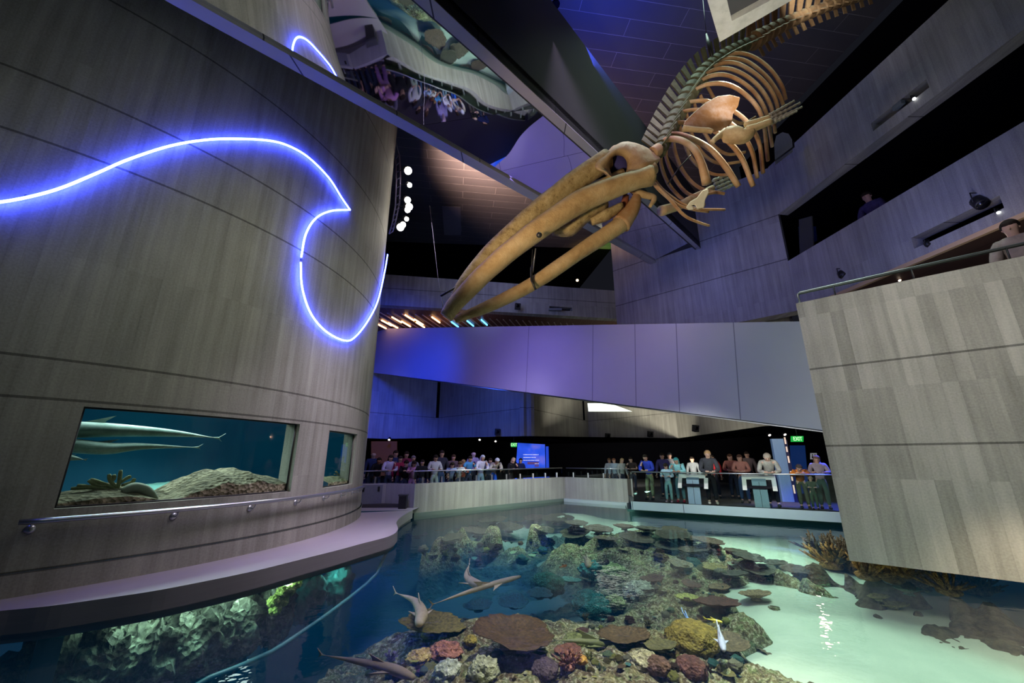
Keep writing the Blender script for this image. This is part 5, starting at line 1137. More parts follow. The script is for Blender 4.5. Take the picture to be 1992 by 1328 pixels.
left(951, 899, .9, 'dark-haired person in a blue-grey jacket right of the white shirt', (.12, .16, .3), pose='rail')
left(961, 900, .8, 'grey-haired person in beige folded over the rail, bright blue jeans', (.42, .38, .34), pose='bend', hair=(.45, .45, .48), bot=(.02, .12, .7))
left(996, 898, .8, 'fair-haired woman in a black top left of the blue text wall', BLK, pose='rail', style='long', hair=(.4, .3, .2), skin=SKL, bot=(.06, .05, .05))
left(1012, 899, .9, 'dark-haired person in navy silhouetted against the blue text wall', (.01, .015, .06), pose='stand', style='bob')
def par2(px, py, back, label, *a, **k_):
    p = at_par2(px, back); k_.setdefault('face', 150); return person(p, htop(p, px, py-8), label, *a, **k_)
par2(1186, 899, 1.2, 'person in a white top at the left end of the group behind the back parapet', (.4, .4, .42), style='long', hair=(.16, .08, .04))
par2(1195, 899, .8, 'auburn-haired woman in a pale blue top behind the back parapet', (.34, .4, .46), style='long', hair=(.22, .09, .05), skin=SKL)
par2(1209, 899, .8, 'long-haired blond girl in pale grey behind the back parapet', (.42, .42, .4), style='long', hair=(.5, .33, .16), skin=SKL, face=200)
par2(1229, 897, .9, 'woman in a dark patterned short-sleeved top at the end of the back parapet', (.05, .035, .03), style='long', sleeve=False, pose='rail', skin=(.55, .26, .14))
def right(px, py_foot, py_head, label, *a, px_h=None, dy=0, **k_):
    p = onz(px, py_foot, ZD); p.y += dy; k_.setdefault('face', 148)
    return person(p, htop(p, px_h or px, py_head), label, *a, near=True, **k_)
OLVT = (.12, .14, .08); PBL = (.22, .42, .45)
right(1266, 972, 884, 'big man in a blue shirt and olive trousers leaning on the glass railing', (.03, .05, .36), OLVT, pose='rail', face=140)
right(1296, 966, 881, 'man with short dark hair behind the children in pale blue', (.05, .04, .12), (.03, .03, .05), pose='stand')
right(1303, 977, 901, 'girl in a pale blue jacket and aqua trousers holding a phone at the glass railing', (.34, .48, .55), (.24, .46, .44), pose='hold', style='long', child=True, shoe=(.4, .3, .35))
right(1326, 977, 890, 'person in an aqua hooded jacket and red shoes bending over the rail', (.25, .55, .55), (.10, .22, .24), pose='rail', hair=(.06, .30, .30), shoe=(.25, .02, .04), style='bob', lean=30)
right(1318, 968, 880, 'man in a grey vest standing behind the person in the aqua hooded jacket', (.22, .21, .22), (.05, .06, .08), pose='stand', hair=(.02, .02, .02), dy=.4)
right(1388, 981, 876, 'blond boy in a black and white jacket leaning on the railing between the kiosks', (.06, .06, .07), BLK, pose='rail', hair=(.5, .3, .14), skin=SKL, shoe=(.4, .36, .3), face=160)
right(1403, 970, 885, 'person in a red top half hidden behind the blond boy', (.3, .02, .025), (.02, .02, .03), pose='stand', dy=.3)
right(1365, 966, 888, 'person in a light grey jacket behind the left kiosk and the blond boy', (.13, .14, .15), (.02, .02, .03), pose='stand', dy=.5)
right(1432, 970, 883, 'person in a pinkish top at the left of the pair between the kiosks', (.26, .10, .08), (.03, .04, .06), pose='rail', hair=(.07, .035, .02), style='long', lean=18)
right(1452, 978, 884, 'person in a salmon top and dark jeans, right one of the pair between the kiosks', (.32, .14, .11), (.04, .07, .14), pose='rail', hair=(.06, .03, .02), style='bob', lean=18)
right(1476, 966, 878, 'dark-haired man in a speckled shirt behind the right kiosk', (.12, .09, .09), (.02, .02, .03), pose='stand', dy=.4)
right(1508, 986, 883, 'fair-haired person in a grey jacket bent over the railing beside the right kiosk', (.36, .34, .30), (.012, .012, .016), pose='bend', hair=(.36, .30, .24), face=150, lean=46, skin=SKL)
right(1568, 989, 904, 'person in an orange top bowed over the railing, olive coat round the waist', (.42, .13, .02), (.06, .07, .045), pose='bend', face=150, hair=(.06, .045, .04), lean=50)
right(1588, 991, 926, 'small child in a dark green coat below the person in orange', (.05, .07, .05), (.03, .06, .04), pose='hold', child=True, hair=(.28, .2, .13), skin=SKL)
right(1608, 990, 886, 'long-haired woman in a grey and pink jacket at the right end of the railing', (.28, .22, .24), (.03, .07, .06), pose='hold', style='long', hair=(.14, .08, .06))
# upper levels
p = ony(1968, 440, 6.7); person(V((p.x, p.y, 4.13)), ony(1962, 436, 6.7).z-4.13, 'person in a beige top looking down over the railing of the right block', (.24, .19, .19), (.2, .03, .25), pose='rail', hair=(.03, .02, .02), skin=(.5, .3, .26), face=120)
yg = onB(1684, 395).y+.75; p = ony(1684, 395, yg); person(V((p.x+.25, p.y, 8.35)), ony(1684, 378, yg).z-8.35, 'person with a white backpack in the dark upper right gallery', (.06, .05, .14), BLK, pose='rail', face=110)
p = ony(1684, 395, yg)
bpk = thing('backpack', 'pale blue-white backpack on the person in the dark upper gallery', 'backpack', p+V((.45, .1, 0)))
MB().ball(p+V((.42, .12, -.12)), (.17, .15, .25), 14, 10).build('bag', plain('bag_white', (.4, .5, .55), .7), bpk); MB().ball(p+V((.46, -.0, -.2)), (.12, .1, .13), 12, 8).build('pocket', plain('bag_pocket', (.3, .36, .42), .7), bpk)
finish_skins()
# ================================================================== FIXTURES
def text(body, size, loc, rot, mat, parent, name, depth=.004):
    cu = bpy.data.curves.new(name, 'FONT'); cu.body = body; cu.size = size; cu.extrude = depth; cu.align_x = 'CENTER'; cu.align_y = 'CENTER'
    o = bpy.data.objects.new(name, cu); col.objects.link(o); bpy.context.view_layer.update()
    me = bpy.data.meshes.new_from_object(o.evaluated_get(bpy.context.evaluated_depsgraph_get())); bpy.data.objects.remove(o); o = bpy.data.objects.new(name, me); col.objects.link(o); me.materials.clear(); me.materials.append(mat); o.matrix_world = Matrix.Translation(loc) @ rot.to_4x4(); 
    m_ = o.matrix_world.copy(); o.parent = parent; o.matrix_parent_inverse = parent.matrix_world.inverted() if False else Matrix.Translation(-V(parent.location)); return o
# glass balustrade of the right deck
ra, rb = V((4.62, 16.5, ZD)), V((12.9, 11.45, ZD)); rd = (rb-ra).normalized(); rn = V((-rd.y, rd.x, 0))
if rn.y < 0: rn = -rn
RT = 1.06
gr = thing('glass_railing', 'frameless glass railing with a slim metal top rail along the right viewing deck', 'railing', ra)
L = (rb-ra).length; n_ = 6
for i in range(n_):
    a, b = ra+rd*(L*i/n_+.01)+rn*.06, ra+rd*(L*(i+1)/n_-.01)+rn*.06
    MB().hexa([a, b, b+rn*.015, a+rn*.015], [p+UPV*(RT-.02) for p in (a, b, b+rn*.015, a+rn*.015)]).build('glass_panel', M_glass, gr)
MB().tube([ra+rn*.067+UPV*RT, rb+rn*.067+UPV*RT], .022, 8).build('top_rail', M_steel, gr)
a, b = ra+rn*.06, V((5.2, 19.0, ZD)); MB().hexa([a, b, b+V((.015, 0, 0)), a+V((.015, 0, 0))], [p+UPV*(RT-.02) for p in (a, b, b+V((.015, 0, 0)), a+V((.015, 0, 0)))]).build('glass_panel', M_glass, gr)
# parapet railing left and back
def par_rail(p0, p1, label, n_, off):
    p0, p1 = V((p0[0], p0[1], ptop)), V((p1[0], p1[1], ptop)); d_ = (p1-p0).normalized(); nr = V((-d_.y, d_.x, 0)); nr = nr if nr.y > 0 else -nr
    t_ = thing('parapet_railing', label, 'railing', p0); L_ = (p1-p0).length; o_ = nr*.15
    for i in range(n_): 
        p = p0+d_*(L_*(i+.5)/n_)+o_; MB().box(p+UPV*.11, (.055, .055, .22)).build('post', M_steel, t_)
    a, b = p0+o_+nr*.0, p1+o_; MB().hexa([a+UPV*.04, b+UPV*.04, b+UPV*.04+nr*.012, a+UPV*.04+nr*.012], [a+UPV*.42, b+UPV*.42, b+UPV*.42+nr*.012, a+UPV*.42+nr*.012]).build('glass_panel', M_glass, t_)
    MB().tube([a+UPV*.43, b+UPV*.43], .022, 8).build('top_rail', M_steel, t_)
par_rail(PA, PBc, 'glass and steel-post railing on top of the left parapet', 10, .1); par_rail(PBc, PC, 'glass and steel-post railing on top of the back parapet', 4, .1)
par_rail((-8.5, 14.15), (-4.6, 15.85), 'dark railing on the low wall beside the tower', 5, .1)
# kiosks
M_kw = plain('kiosk_white', (.62, .60, .56), .4); M_kb = plain('kiosk_blue_grey', (.16, .24, .30), .5); M_scr = plain('kiosk_screen', (.01, .01, .014), .15)
def kiosk(px, py, label):
    p = onz(px, py, ZD); t_ = thing('info_kiosk', label, 'kiosk', p)
    f = V((rd.y, -rd.x, 0)); f = f if f.y < 0 else -f; s_ = rd
    B = lambda x, y, z: p+s_*x+f*y+UPV*z
    MB().hexa([B(-.21, .07, 0), B(.21, .07, 0), B(.21, -.07, 0), B(-.21, -.07, 0)], [B(-.21, .07, .82), B(.21, .07, .82), B(.21, -.07, .90), B(-.21, -.07, .90)]).build('pedestal', M_kb, t_)
    MB().hexa([B(-.006, .075, 0), B(.006, .075, 0), B(.006, .07, 0), B(-.006, .07, 0)], [B(-.006, .075, .8), B(.006, .075, .8), B(.006, .07, .8), B(-.006, .07, .8)]).build('seam', M_dark, t_)
    # tilted U-shaped frame, low edge away from the pool
    lo, hi = .60, .99; y0, y1 = .14, -.24
    E_ = lambda x, q, h=0: B(x, y0+(y1-y0)*q, lo+(hi-lo)*q+h)
    for a, b, c, d in (((-.50, -.1), (-.37, -.1), (-.37, 1), (-.50, 1)), ((.37, -.1), (.50, -.1), (.50, 1), (.37, 1)), ((-.37, .66), (.37, .66), (.37, 1), (-.37, 1))):
        MB().hexa([E_(*a, -.03), E_(*b, -.03), E_(*c, -.03), E_(*d, -.03)], [E_(*a, .02), E_(*b, .02), E_(*c, .02), E_(*d, .02)]).build('frame', M_kw, t_)
    q = ((-.37, .02), (.37, .02), (.37, .66), (-.37, .66)); MB().hexa([E_(*a, -.02) for a in q], [E_(*a, .01) for a in q]).build('screen', M_scr, t_)
    return t_
kiosk(1353, 980, 'left of the two white-framed tilted information kiosks on the right deck')
kiosk(1484, 986.5, 'right of the two white-framed tilted information kiosks on the right deck')
# tall pylon
p = onz(1540, 976, ZD); t_ = thing('sign_pylon', 'tall slim blue-grey pylon sign with a warm glowing edge on the right deck', 'sign', p)
zt_ = ony(1512, 853, p.y).z; s_ = V((1, -.25, 0)).normalized(); f = V((-.25, -1, 0)).normalized()
MB().hexa([p-s_*.30, p+s_*.1, p+s_*.1-f*.2, p-s_*.30-f*.2], [q+UPV*(zt_-ZD) for q in (p-s_*.30, p+s_*.1, p+s_*.1-f*.2, p-s_*.30-f*.2)]).build('panel', plain('pylon_blue', (.22, .34, .50), .4, emit=(.10, .18, .38), es=.25), t_)
MB().hexa([p+s_*.1, p+s_*.22, p+s_*.22-f*.2, p+s_*.1-f*.2], [q+UPV*(zt_-ZD-.05) for q in (p+s_*.1, p+s_*.22, p+s_*.22-f*.2, p+s_*.1-f*.2)]).build('side', plain('pylon_side', (.05, .05, .12), .3), t_)
for z0, z1 in ((2.1, 2.35), (1.8, 2.0), (1.4, 1.65), (.75, 1.1), (.3, .6)):
    MB().hexa([p+s_*.12+f*.01, p+s_*.19+f*.01, p+s_*.19, p+s_*.12], [q+UPV*.0 for q in (p+s_*.12+f*.01, p+s_*.19+f*.01, p+s_*.19, p+s_*.12)]) if False else MB().hexa([q+UPV*z0 for q in (p+s_*.13+f*.012, p+s_*.18+f*.012, p+s_*.18, p+s_*.13)], [q+UPV*z1 for q in (p+s_*.13+f*.012, p+s_*.18+f*.012, p+s_*.18, p+s_*.13)]).build('glow_mark', glow('pylon_glow', (1, .75, .6), .9), t_)
# exit signs
G_ex = glow('exit_green', (.02, .75, .10), .55); G_ext = glow('exit_text', (.55, 1, .5), 1.6)
def exit_sign(x0, y0, x1, y1, Y, label, txt=True):
    a, b, c, d = ony(x0, y1, Y), ony(x1, y1, Y), ony(x1, y0, Y), ony(x0, y0, Y); t_ = thing('exit_sign', label, 'exit sign', (a+c)/2)
    MB().extrude([a, b, c, d], (0, .06, 0)).build('box', G_ex, t_)
    h_ = d.z-a.z; R_ = Matrix((((b-a).normalized()), V((0, 0, 1)), V((0, -1, 0)))).transposed()
    R_ = Matrix.Rotation(math.pi/2, 3, 'X')
    o = text('EXIT', h_*1.0, (a+c)/2+V((0, -.012, 0)), R_, G_ext, t_, 'lettering'); o.scale = (.8, 1, 1)
    m_ = (c+d)/2; MB().tube([m_+V((0, .03, 0)), V((m_.x, m_.y+.03, ZS))], .012, 6).build('hanger', M_dark, t_)
exit_sign(1540, 848, 1563, 859, 16.5, 'green lit EXIT sign above the right deck')
exit_sign(994, 861, 1005.5, 869, 25.4, 'small green lit EXIT sign at the left of the blue text wall')
# blue text wall
Y_ = 27; q = [ony(x, y, Y_) for x, y in ((1001, 940), (1062, 940), (1060, 864), (1007, 861))]
tw = thing('text_wall', 'blue-lit wall panel with lines of small white text on the left deck', 'wall panel', q[0])
k = NT('blue_wall'); tcx = k.n('TexCoord'); nz = k.n('TexNoise', {'Vector': tcx.outputs['Object'], 'Scale': 1.2, 'Detail': 3.0}); k.base((.05, .12, .5))
k.set(k.b, 'Emission Color', k.ramp(nz.outputs[0], [(.35, (.004, .05, .55)), (.55, (.015, .09, .85)), (.7, (.13, .14, .75))])); k.b.inputs['Emission Strength'].default_value = .85  # blue light on the panel is put in as emission
MB().extrude(q, (0, .1, 0)).build('panel', k.m, tw)
MB().extrude([ony(x, y, Y_) for x, y in ((1063, 940), (1069, 940), (1067, 868), (1062, 868))], (0, .1, 0)).build('side_panel', glow('blue_edge', (.01, .07, .8), .7), tw)
rnd = random.Random(3); G_tx = glow('text_white', (.8, .8, 1), .9)
for y, x0, x1, h_ in ((884, 1018, 1047, 1.6), (889.5, 1018, 1042, 1.6), (895, 1018, 1048, 1.4), (901.5, 1040, 1048, 1.0)):
    mb = MB(); x = x0
    while x < x1:
        w_ = rnd.uniform(.6, 1.6); mb.extrude([ony(xx, yy, Y_-.01) for xx, yy in ((x, y+h_/2*rnd.uniform(.6, 1)), (x+w_, y+h_/2), (x+w_, y-h_/2), (x, y-h_/2*rnd.uniform(.6, 1)))], (0, .005, 0)); x += w_+rnd.choice((.35, .35, .9))
    mb.build('text_line', G_tx, tw)
for x0, x1, y0, y1 in ((1026, 1048, 898, 903), (1040, 1048, 904, 907)): MB().extrude([ony(x, y, Y_-.006) for x, y in ((x0, y1), (x1, y1), (x1, y0), (x0, y0))], (0, .004, 0)).build('tinted_patch', plain('mauve_patch', (.10, .08, .22), .6, emit=(.25, .10, .30), es=.35), tw)
# plaque, dim doors on the right
q = [ony(x, y, 19.5) for x, y in ((1577, 893), (1589, 893), (1589, 881), (1577, 881))]
pq = thing('wall_plaque', 'small square white pictogram plaque at the far right of the deck', 'sign', q[0]); MB().extrude(q, (0, .03, 0)).build('plate', plain('plaque_white', (.5, .5, .52), .5, emit=(.3, .3, .33), es=.5), pq)
for x in (1580.5, 1585.5):
    MB().extrude([ony(xx, yy, 19.49) for xx, yy in ((x-1.3, 891), (x+1.3, 891), (x+1, 886), (x-1, 886))], (0, .005, 0)).ball(ony(x, 884.3, 19.49), (.03, .008, .03), 10, 8).build('pictogram', M_dark, pq)
q = [ony(x, y, 20) for x, y in ((1545, 960), (1574, 960), (1566, 866), (1538, 866))]
mb = MB(); mb.extrude(q, (0, .08, 0)); tag(mb.build('blue_door', plain('door_blue', (.01, .02, .07), .5, emit=(.006, .03, .14), es=.5)), 'dark blue lit door panel below the right EXIT sign', 'door panel')
q = [ony(x, y, 28.5) for x, y in ((722, 925), (772, 925), (772, 858), (722, 858))]
mb = MB(); mb.extrude(q, (0, .1, 0)); tag(mb.build('brown_panel', plain('amber_panel', (.03, .012, .003), .7, emit=(.11, .04, .006), es=.25)), 'dim amber-brown wall panel behind the people at the far left', 'wall panel')
# bin, speakers
p = onz(783, 989, .3); t_ = thing('litter_bin', 'small black bin standing against the gate wall on the ledge', 'bin', p)
bb = MB().prism([(p.x-.13, p.y-.1), (p.x+.13, p.y-.1), (p.x+.13, p.y+.12), (p.x-.13, p.y+.12)], .3, .72).build('bin_body', M_dark, t_); MB().prism([(p.x-.15, p.y-.12), (p.x+.15, p.y-.12), (p.x+.15, p.y+.14), (p.x-.15, p.y+.14)], .72, .77).build('lid', plain('bin_lid', (.05, .05, .06), .4), bb)
def speaker(px, py, Y, s, label):
    c = ony(px, py, Y); t_ = thing('wall_speaker', label, 'speaker', c)
    cb = MB().box(c, (s, s*.8, s*1.25), Matrix.Rotation(.3, 3, 'Z') @ Matrix.Rotation(.25, 3, 'X')).build('cabinet', M_dark, t_)
    MB().lathe(c+V((0, -s*.42, 0)), [(s*.32, 0), (s*.34, .02), (s*.2, .01)], 14, aimrot((.1, -1, -.2))).build('cone', M_black, cb)
    MB().tube([c, c+V((.05, s*.9, .08))], .025, 6).build('bracket', M_dark, t_)
for x, y, Y, lb in ((968, 840, 26.3, 'black wall speaker on the blue-lit hanging wall'), (1182, 848, 31.0, 'leftmost black wall speaker on the beige hanging wall'), (1265, 844, 28.8, 'middle black wall speaker on the beige hanging wall'), (1353, 833, 23.6, 'black wall speaker nearest the bridge on the beige hanging wall'), (1007, 596, 22.7, 'black speaker on the upper back gallery parapet')):
    speaker(x, y, Y, .32 if Y > 24 else .3, lb)
def downlight(p, d, label, c=(1, .9, .8), r=.09, st=6):
    t_ = thing('downlight', label, 'ceiling light', p); M_ = aimrot(-V(d)); 
    MB().lathe(p, [(r*.8, .0), (r, .02), (r, .16), (r*.5, .2)], 12, M_); hs_ = MB().lathe(p, [(r*.8, .0), (r, .02), (r, .16), (r*.5, .2)], 12, M_).build('housing', M_dark, t_)
    MB().lathe(p+V(d).normalized()*.012, [(r*.75, 0), (r*.75, .008)], 12, M_).build('lens', glow('lens_%.1f_%.1f_%.1f' % (c[0], c[2], st), c, st), hs_); return t_
for x, y, z, lb in ((757, 855, ZS-.12, 'bright ceiling lamp at the far left of the lower deck'), (933, 855, ZS-.12, 'small ceiling lamp left of the blue text wall'), (964, 858, ZS-.15, 'ceiling lamp close beside the left EXIT sign'), (1497, 846, ZS-.12, 'left ceiling lamp near the right EXIT sign'), (1527, 845, ZS-.1, 'middle ceiling lamp near the right EXIT sign'), (1533, 858, ZS-.2, 'low ceiling lamp just left of the right EXIT sign')):
    downlight(onz(x, y, z), (0, -.7, -.7), lb, st=4)
# gallery spotlights
def spot_fix(px, py, Y, s, label, lit, d=(-.3, -.5, -.8), c=(.9, .95, 1), st=8):
    p = ony(px, py, Y); t_ = thing('gallery_spotlight', label, 'spotlight', p); M_ = aimrot(-V(d)); dn = V(d).normalized()
    hs_ = MB().lathe(p, [(s*.45, 0), (s*.5, .02), (s*.5, s*.9), (s*.3, s*1.2)], 14, M_).build('housing', M_dark, t_)
    MB().lathe(p+dn*.01, [(s*.4, 0), (s*.4, .006)], 14, M_).build('lens', glow('spot_lens_%.1f' % st, c, st) if lit else M_scr, hs_)
    MB().tube([p-dn*s*.5+V((s*.55, 0, 0)), p-dn*s*.5+V((s*.55, 0, s*.9)), p-dn*s*.5+V((-s*.55, 0, s*.9)), p-dn*s*.5+V((-s*.55, 0, 0))], .015, 6).build('yoke', M_dark, t_)
def YB(px, py, o=.12): p = onB(px, py)-inB*o; return p.y
spot_fix(1778, 192, YB(1778, 190), .10, 'small bright lamp in a clear housing in the slot of the upper right gallery', True, st=10)
spot_fix(1942, 413, YB(1942, 413), .09, 'bright lamp at the right end of the long slot of the lower right gallery', True, st=12)
spot_fix(1912, 398, YB(1912, 398, .25), .30, 'bulky black projector above the long slot of the lower right gallery', False)
spot_fix(1806, 477, YB(1806, 478), .14, 'small black spotlight below the left end of the long slot', False)
spot_fix(1640, 537, YB(1640, 537), .24, 'black spotlight on the blue-lit gallery face just above the thin railing', False)
p = ony(1748, 205, YB(1750, 205, .05)); mb = MB(); mb.box(p, (.12, .28, .14)); tag(mb.build('lamp_box', plain('clear_box', (.16, .2, .22), .2)), 'pale grey equipment box in the slot of the upper right gallery', 'equipment box')
p = ony(1080, 602, 23.5); mb = MB(); mb.box(p, (.8, .2, .12)); tag(mb.build('projector', plain('projector_grey', (.2, .22, .26), .3)), 'small pale projector in the slot of the upper back gallery', 'projector')
downlight(onz(1750, 545, Z7-.08), (-.2, -.5, -.9), 'small warm lamp under the walkway ceiling above the right block', (1, .75, .55), .05, 6)
downlight(ony(1123, 545, 26), (0, -.9, -.4), 'warm star-like lamp in the dark gallery beside the green-lit ceiling', (1, .65, .3), .12, 8)
cr_ = ony(1525, 280, 11.3); t_ = thing('round_chair', 'pale round-backed chair silhouette in the dark upper gallery', 'chair', cr_)
MB().extrude([ony(x, y, 11.9) for x, y in ((1508, 318), (1506, 280), (1510, 264), (1522, 257), (1534, 260), (1541, 272), (1542, 292))], (.05, .08, 0)).build('backrest', plain('chair_grey', (.20, .20, .20), .8), t_)
MB().tube([ony(x, y, 11.7) for x, y in ((1508, 312), (1544, 286), (1543, 276))], .03, 6).build('arm', M_dark, t_)
# spotlight truss beside the tower
tr_ = thing('lighting_truss', 'slim lighting truss hanging beside the upper edge of the tower', 'truss', ony(774, 380, 13.2))
M_tr_ = plain('truss_grey', (.22, .2, .34), .4, .5)
ta_, tb_ = [(777, 300), (779, 345), (777, 395), (771, 425), (764, 450)], [(769, 310), (771, 350), (769, 400), (764, 430), (757, 455)]
for L_ in (ta_, tb_): MB().tube([ony(x, y, 13.6) for x, y in L_], .03, 6).build('chord', M_tr_, tr_)
for i in range(13):
    q = i/12; f_ = lambda L_: (L_[min(3, int(q*4))], L_[min(3, int(q*4))+1], q*4-min(3, int(q*4))); a, b, t0 = f_(ta_); c, d, _ = f_(tb_)
    MB().tube([ony(a[0]+(b[0]-a[0])*t0, a[1]+(b[1]-a[1])*t0, 13.6), ony(c[0]+(d[0]-c[0])*t0, c[1]+(d[1]-c[1])*t0, 13.6)], .018, 6).build('rung', M_tr_, tr_)
M_tc = plain('truss_cable', (.3, .3, .32), .5); MB().tube([ony(777, 302, 13.6), ony(766, 262, 13.7)], .02, 6).build('hanging_bar', M_tc, tr_)
stg = [(794, 332, .16), (797, 360, .10), (793, 389, .13), (796, 402, .15), (793, 408, .12), (791, 426, .09), (779, 442, .15), (784, 437, .12)]
nmz = ['topmost bright spotlight on the truss by the tower', 'small second spotlight from the top on the truss', 'third spotlight from the top on the truss', 'fourth and largest middle spotlight on the truss', 'fifth spotlight from the top, close under the fourth', 'small sixth spotlight from the top on the truss', 'lowest left bright spotlight on the truss', 'lowest right bright spotlight on the truss']
for (x, y, s), lb in zip(stg, nmz):
    p = ony(x, y, 13.3); t_ = thing('truss_spotlight', lb, 'spotlight', p); d = (EYE-p).normalized()*.8+V((.3, 0, -.2)); M_ = aimrot(-d)
    hs_ = MB().lathe(p-d*.02, [(s*.9, 0), (s*.98, .02), (s*.9, .25), (s*.4, .36)], 16, M_).build('housing', M_dark, t_)
    MB().ball(p, (s*.9, s*.9, s*.35), 16, 10, M_).build('lens', glow('truss_lens', (1, .93, .84), 30), hs_)
    MB().tube([p-d*.15, ony(774, y, 13.6)], .015, 6).build('clamp_arm', M_dark, t_)
# ================================================================== LIGHTS
def spotw(loc, aim, e, c, ang, blend=.8, size=.25): return light('SPOT', loc, e, c, aim, size, ang, blend)
def area(loc, aim, e, c, size, spread=120, size_y=None): return light('AREA', loc, e, c, aim, size, spread=spread, size_y=size_y)
WARM = (1, .88, .72); COOL = (.70, 1, .84)
# pool: broad overhead wash and tighter pools of light on the sand
area((5.5, 8.5, 14.5), (5.5, 8.5, 0), 230, COOL, 6, 60)
spotw((5.6, 5.0, 10), (4.5, 6.0, -.7), 3000, COOL, 26, .3)
spotw((7.0, 9.0, 12), (4.6, 8.4, -.6), 900, COOL, 40, .7)
area((3.0, 15.4, 3.9), (2.6, 16.2, -.4), 150, COOL, .8, 140)
area((-.2, 15.2, 5.5), (.4, 15.6, -.4), 120, COOL, .8, 90)
area((6.4, 12.0, 2.6), (6.4, 12.0, -.4), 80, COOL, .8, 140)
spotw((8.0, 8.6, 12), (6.6, 10.2, -.4), 1300, COOL, 30, .7)
spotw((1.6, 13, 9), (.2, 12.6, -.4), 1700, COOL, 36, .8)
spotw((2.6, 4.6, 9), (1.5, 5.6, -.5), 4200, (1, .95, .82), 40, .8)
spotw((4.6, 6.6, 10), (2.4, 7.2, -.7), 2800, (.95, 1, .88), 32, .8)
spotw((6.6, 4.9, 1.6), (7.7, 6.6, -.3), 210, (1, .84, .62), 70, 1)  # added unseen spot, brightens the staghorn corals below the block
# behind the underwater window
for px, e in ((300, 14), (400, 20), (500, 22), (590, 18), (680, 7)):
    p = ledge_pt(px); o_ = (V((CX, CY, 0))-V((p.x, p.y, 0))).normalized(); light('POINT', V((p.x, p.y, -.10))+o_*.3, e*1.1, (.70, 1, .90), size=.1)
for t_ in (-34, -27, -20, -3): area(cyl(t_, 3.05, R-1.5), cyl(t_, 1, R-1.1), 30, (.75, 1, .95), 1.0, 150)
# tower wall
area((-1.5, 6.5, 6.8), (-5.0, 8.5, 3.6), 40, (1, 1, .88), 2, 150)
area((-1.7, 11.5, 6.6), (-4.3, 12.0, 3.6), 19, (1, 1, .88), 1.5, 150)
area((-2.4, 2.6, 5.6), (-6.4, 5.6, 6), 15, (.85, .95, 1), 1.5, 130)
spotw((-2.8, 15.5, 11.0), (-4.6, 11.5, 7.5), 420, (1, .95, .85), 60, .9)
area((-1.5, 9, 7.5), (-3.6, 9.5, .3), 80, (.84, .72, 1), 1.5, 70)
# right block
area((1.0, 3.2, 8.0), (8.6, 6.0, 2.6), 86, (1, .97, .90), 2, 75)
# whale
spotw((-1.5, 3.0, 3.6), (1.3, 6.6, 6.9), 800, (1, .77, .50), 62, .8)
spotw((2.6, 2.5, 6.0), (4.6, 6.6, 10.0), 110, (1, .78, .55), 40, .8)
area((-3.0, 9.0, 12.5), (1.5, 7.2, 7.5), 36, (.35, .28, 1), 1.5, 70)
# purple bridge: blue at the left, lavender wash towards the right
area((-4.6, 13.5, 8.4), (-7.5, 23.0, 6.2), 420, (.015, .06, 1), 2.5, 62)
area((0, 9.5, 9.6), (.2, 17.6, 5.4), 100, (.36, .26, 1), 2.5, 54)
area((2.0, 6.0, 10.0), (4.0, 14.4, 4.6), 52, (.72, .58, 1), 2.5, 60)
# lower back walls
area((-1.0, 20.6, 5.4), (-2.6, 28.6, 4.6), 125, (.05, .13, 1), 1.2, 90)
area((-6.5, 20.5, 5.2), (-9.5, 26, 5), 26, (.3, .32, 1), 1.2, 90)
area((5.6, 23.0, 1.6), (8.2, 31.0, 5.0), 300, (1, .95, .78), 1.2, 110)
area((7.4, 17.5, 1.6), (10.8, 23.0, 5), 60, (1, .95, .80), 1.0, 120)
# parapets
spotw((1.2, 13.0, 2.6), (-.8, 18.0, .55), 230, (1, .86, .62), 80, 1)
spotw((3.2, 15.0, 2.4), (3.8, 20.2, .6), 200, (.9, 1, .92), 70, .9)
spotw((-3.6, 12.8, 4.5), (-5, 15.6, .7), 160, (.5, .42, 1), 70, .9)
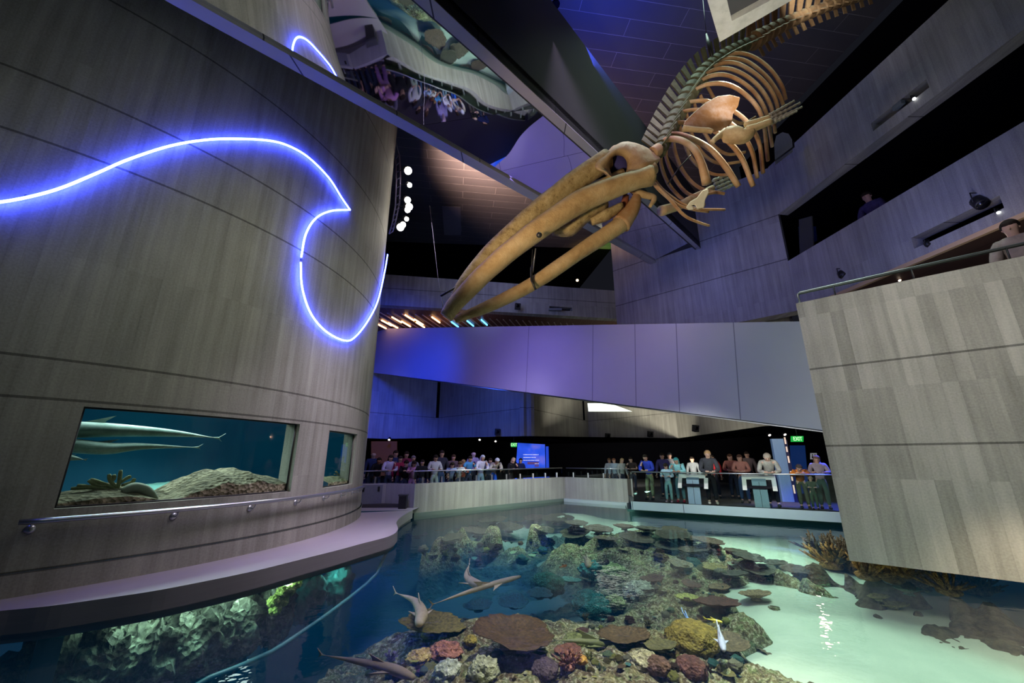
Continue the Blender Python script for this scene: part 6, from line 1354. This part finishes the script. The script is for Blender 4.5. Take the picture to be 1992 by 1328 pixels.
# far wall and galleries
area((4.4, 11.8, 8.2), (8.8, 16.6, 9.8), 34, (.22, .28, 1), 2, 90)
area((8.6, 7.6, 6.4), (11.4, 10.8, 8.2), 24, (.24, .30, 1), 1.5, 110)
area((6.5, 7.0, 10.6), (11.5, 9.5, 12.4), 9, (.70, .86, 1), 1.5, 110)
# upper back gallery
area((-1, 17.5, 10.6), (0, 23.5, 11.6), 60, (.36, .44, .95), 3, 130)
# ceilings
area((-2.2, 15.2, 12.6), (-.4, 15.8, CEIL), 1150, (1, .60, .42), 1.6, 122)
area((2.4, 8.0, 12.6), (3.4, 9.6, CEIL), 190, (.05, .09, 1), 1.0, 140)
area((7.6, 7.0, 13.0), (8.2, 8.6, CEIL), 30, (.9, .95, .85), 1.0, 130)
spotw((6.5, 24.5, 13.6), (6.5, 25, CEIL+1), 160, (.35, 1, .15), 120, .9); spotw((5.3, 24.6, 13.6), (5.4, 25, CEIL+1), 120, (1, .5, .1), 110, .9)
area((4.4, 6.0, 8.6), (3.0, 9.4, 11.2), 10, (1, .92, .86), 1.0, 130)  # added unseen fill for the ramp side wall
# people and decks
spotw((1.5, 14.0, 7.5), (-2, 18.8, 1.4), 700, (.62, .56, 1), 70, .9)
spotw((1.4, 14.5, 2.8), (.6, 20.8, 1.6), 260, (1, .95, .9), 40, .9)
area((5.2, 12.4, 2.3), (7.6, 15.6, 1.2), 40, (.92, 1, .96), .8, 130)
area((7.6, 11.6, 2.3), (9.4, 14.2, 1.2), 24, (.95, 1, .96), .6, 120)
light('POINT', (9.9, 14.8, 3.1), 30, (1, .8, .6), size=.1)
spotw((10.6, 14.0, 3.1), (10.4, 14.2, ZD), 900, (.04, .08, 1), 90, .6, .1); spotw((9.4, 15.6, 3.1), (9.5, 15.7, ZD), 300, (1, .75, .5), 50, .6, .1)
light('POINT', (10.2, 8.2, 6.3), 26, (1, .78, .6), size=.1)
area((3.6, 2.8, 5.6), (3.3, 4.9, 8.6), 9, (1, .98, .92), .5, 60)  # added unseen light, brightens the underside of the hanging frame
area((-3.5, 23.6, 8.6), (-3.2, 25.2, 10.4), 16, (1, .55, .3), .8, 140)  # added unseen light below the soffit, warms the slats
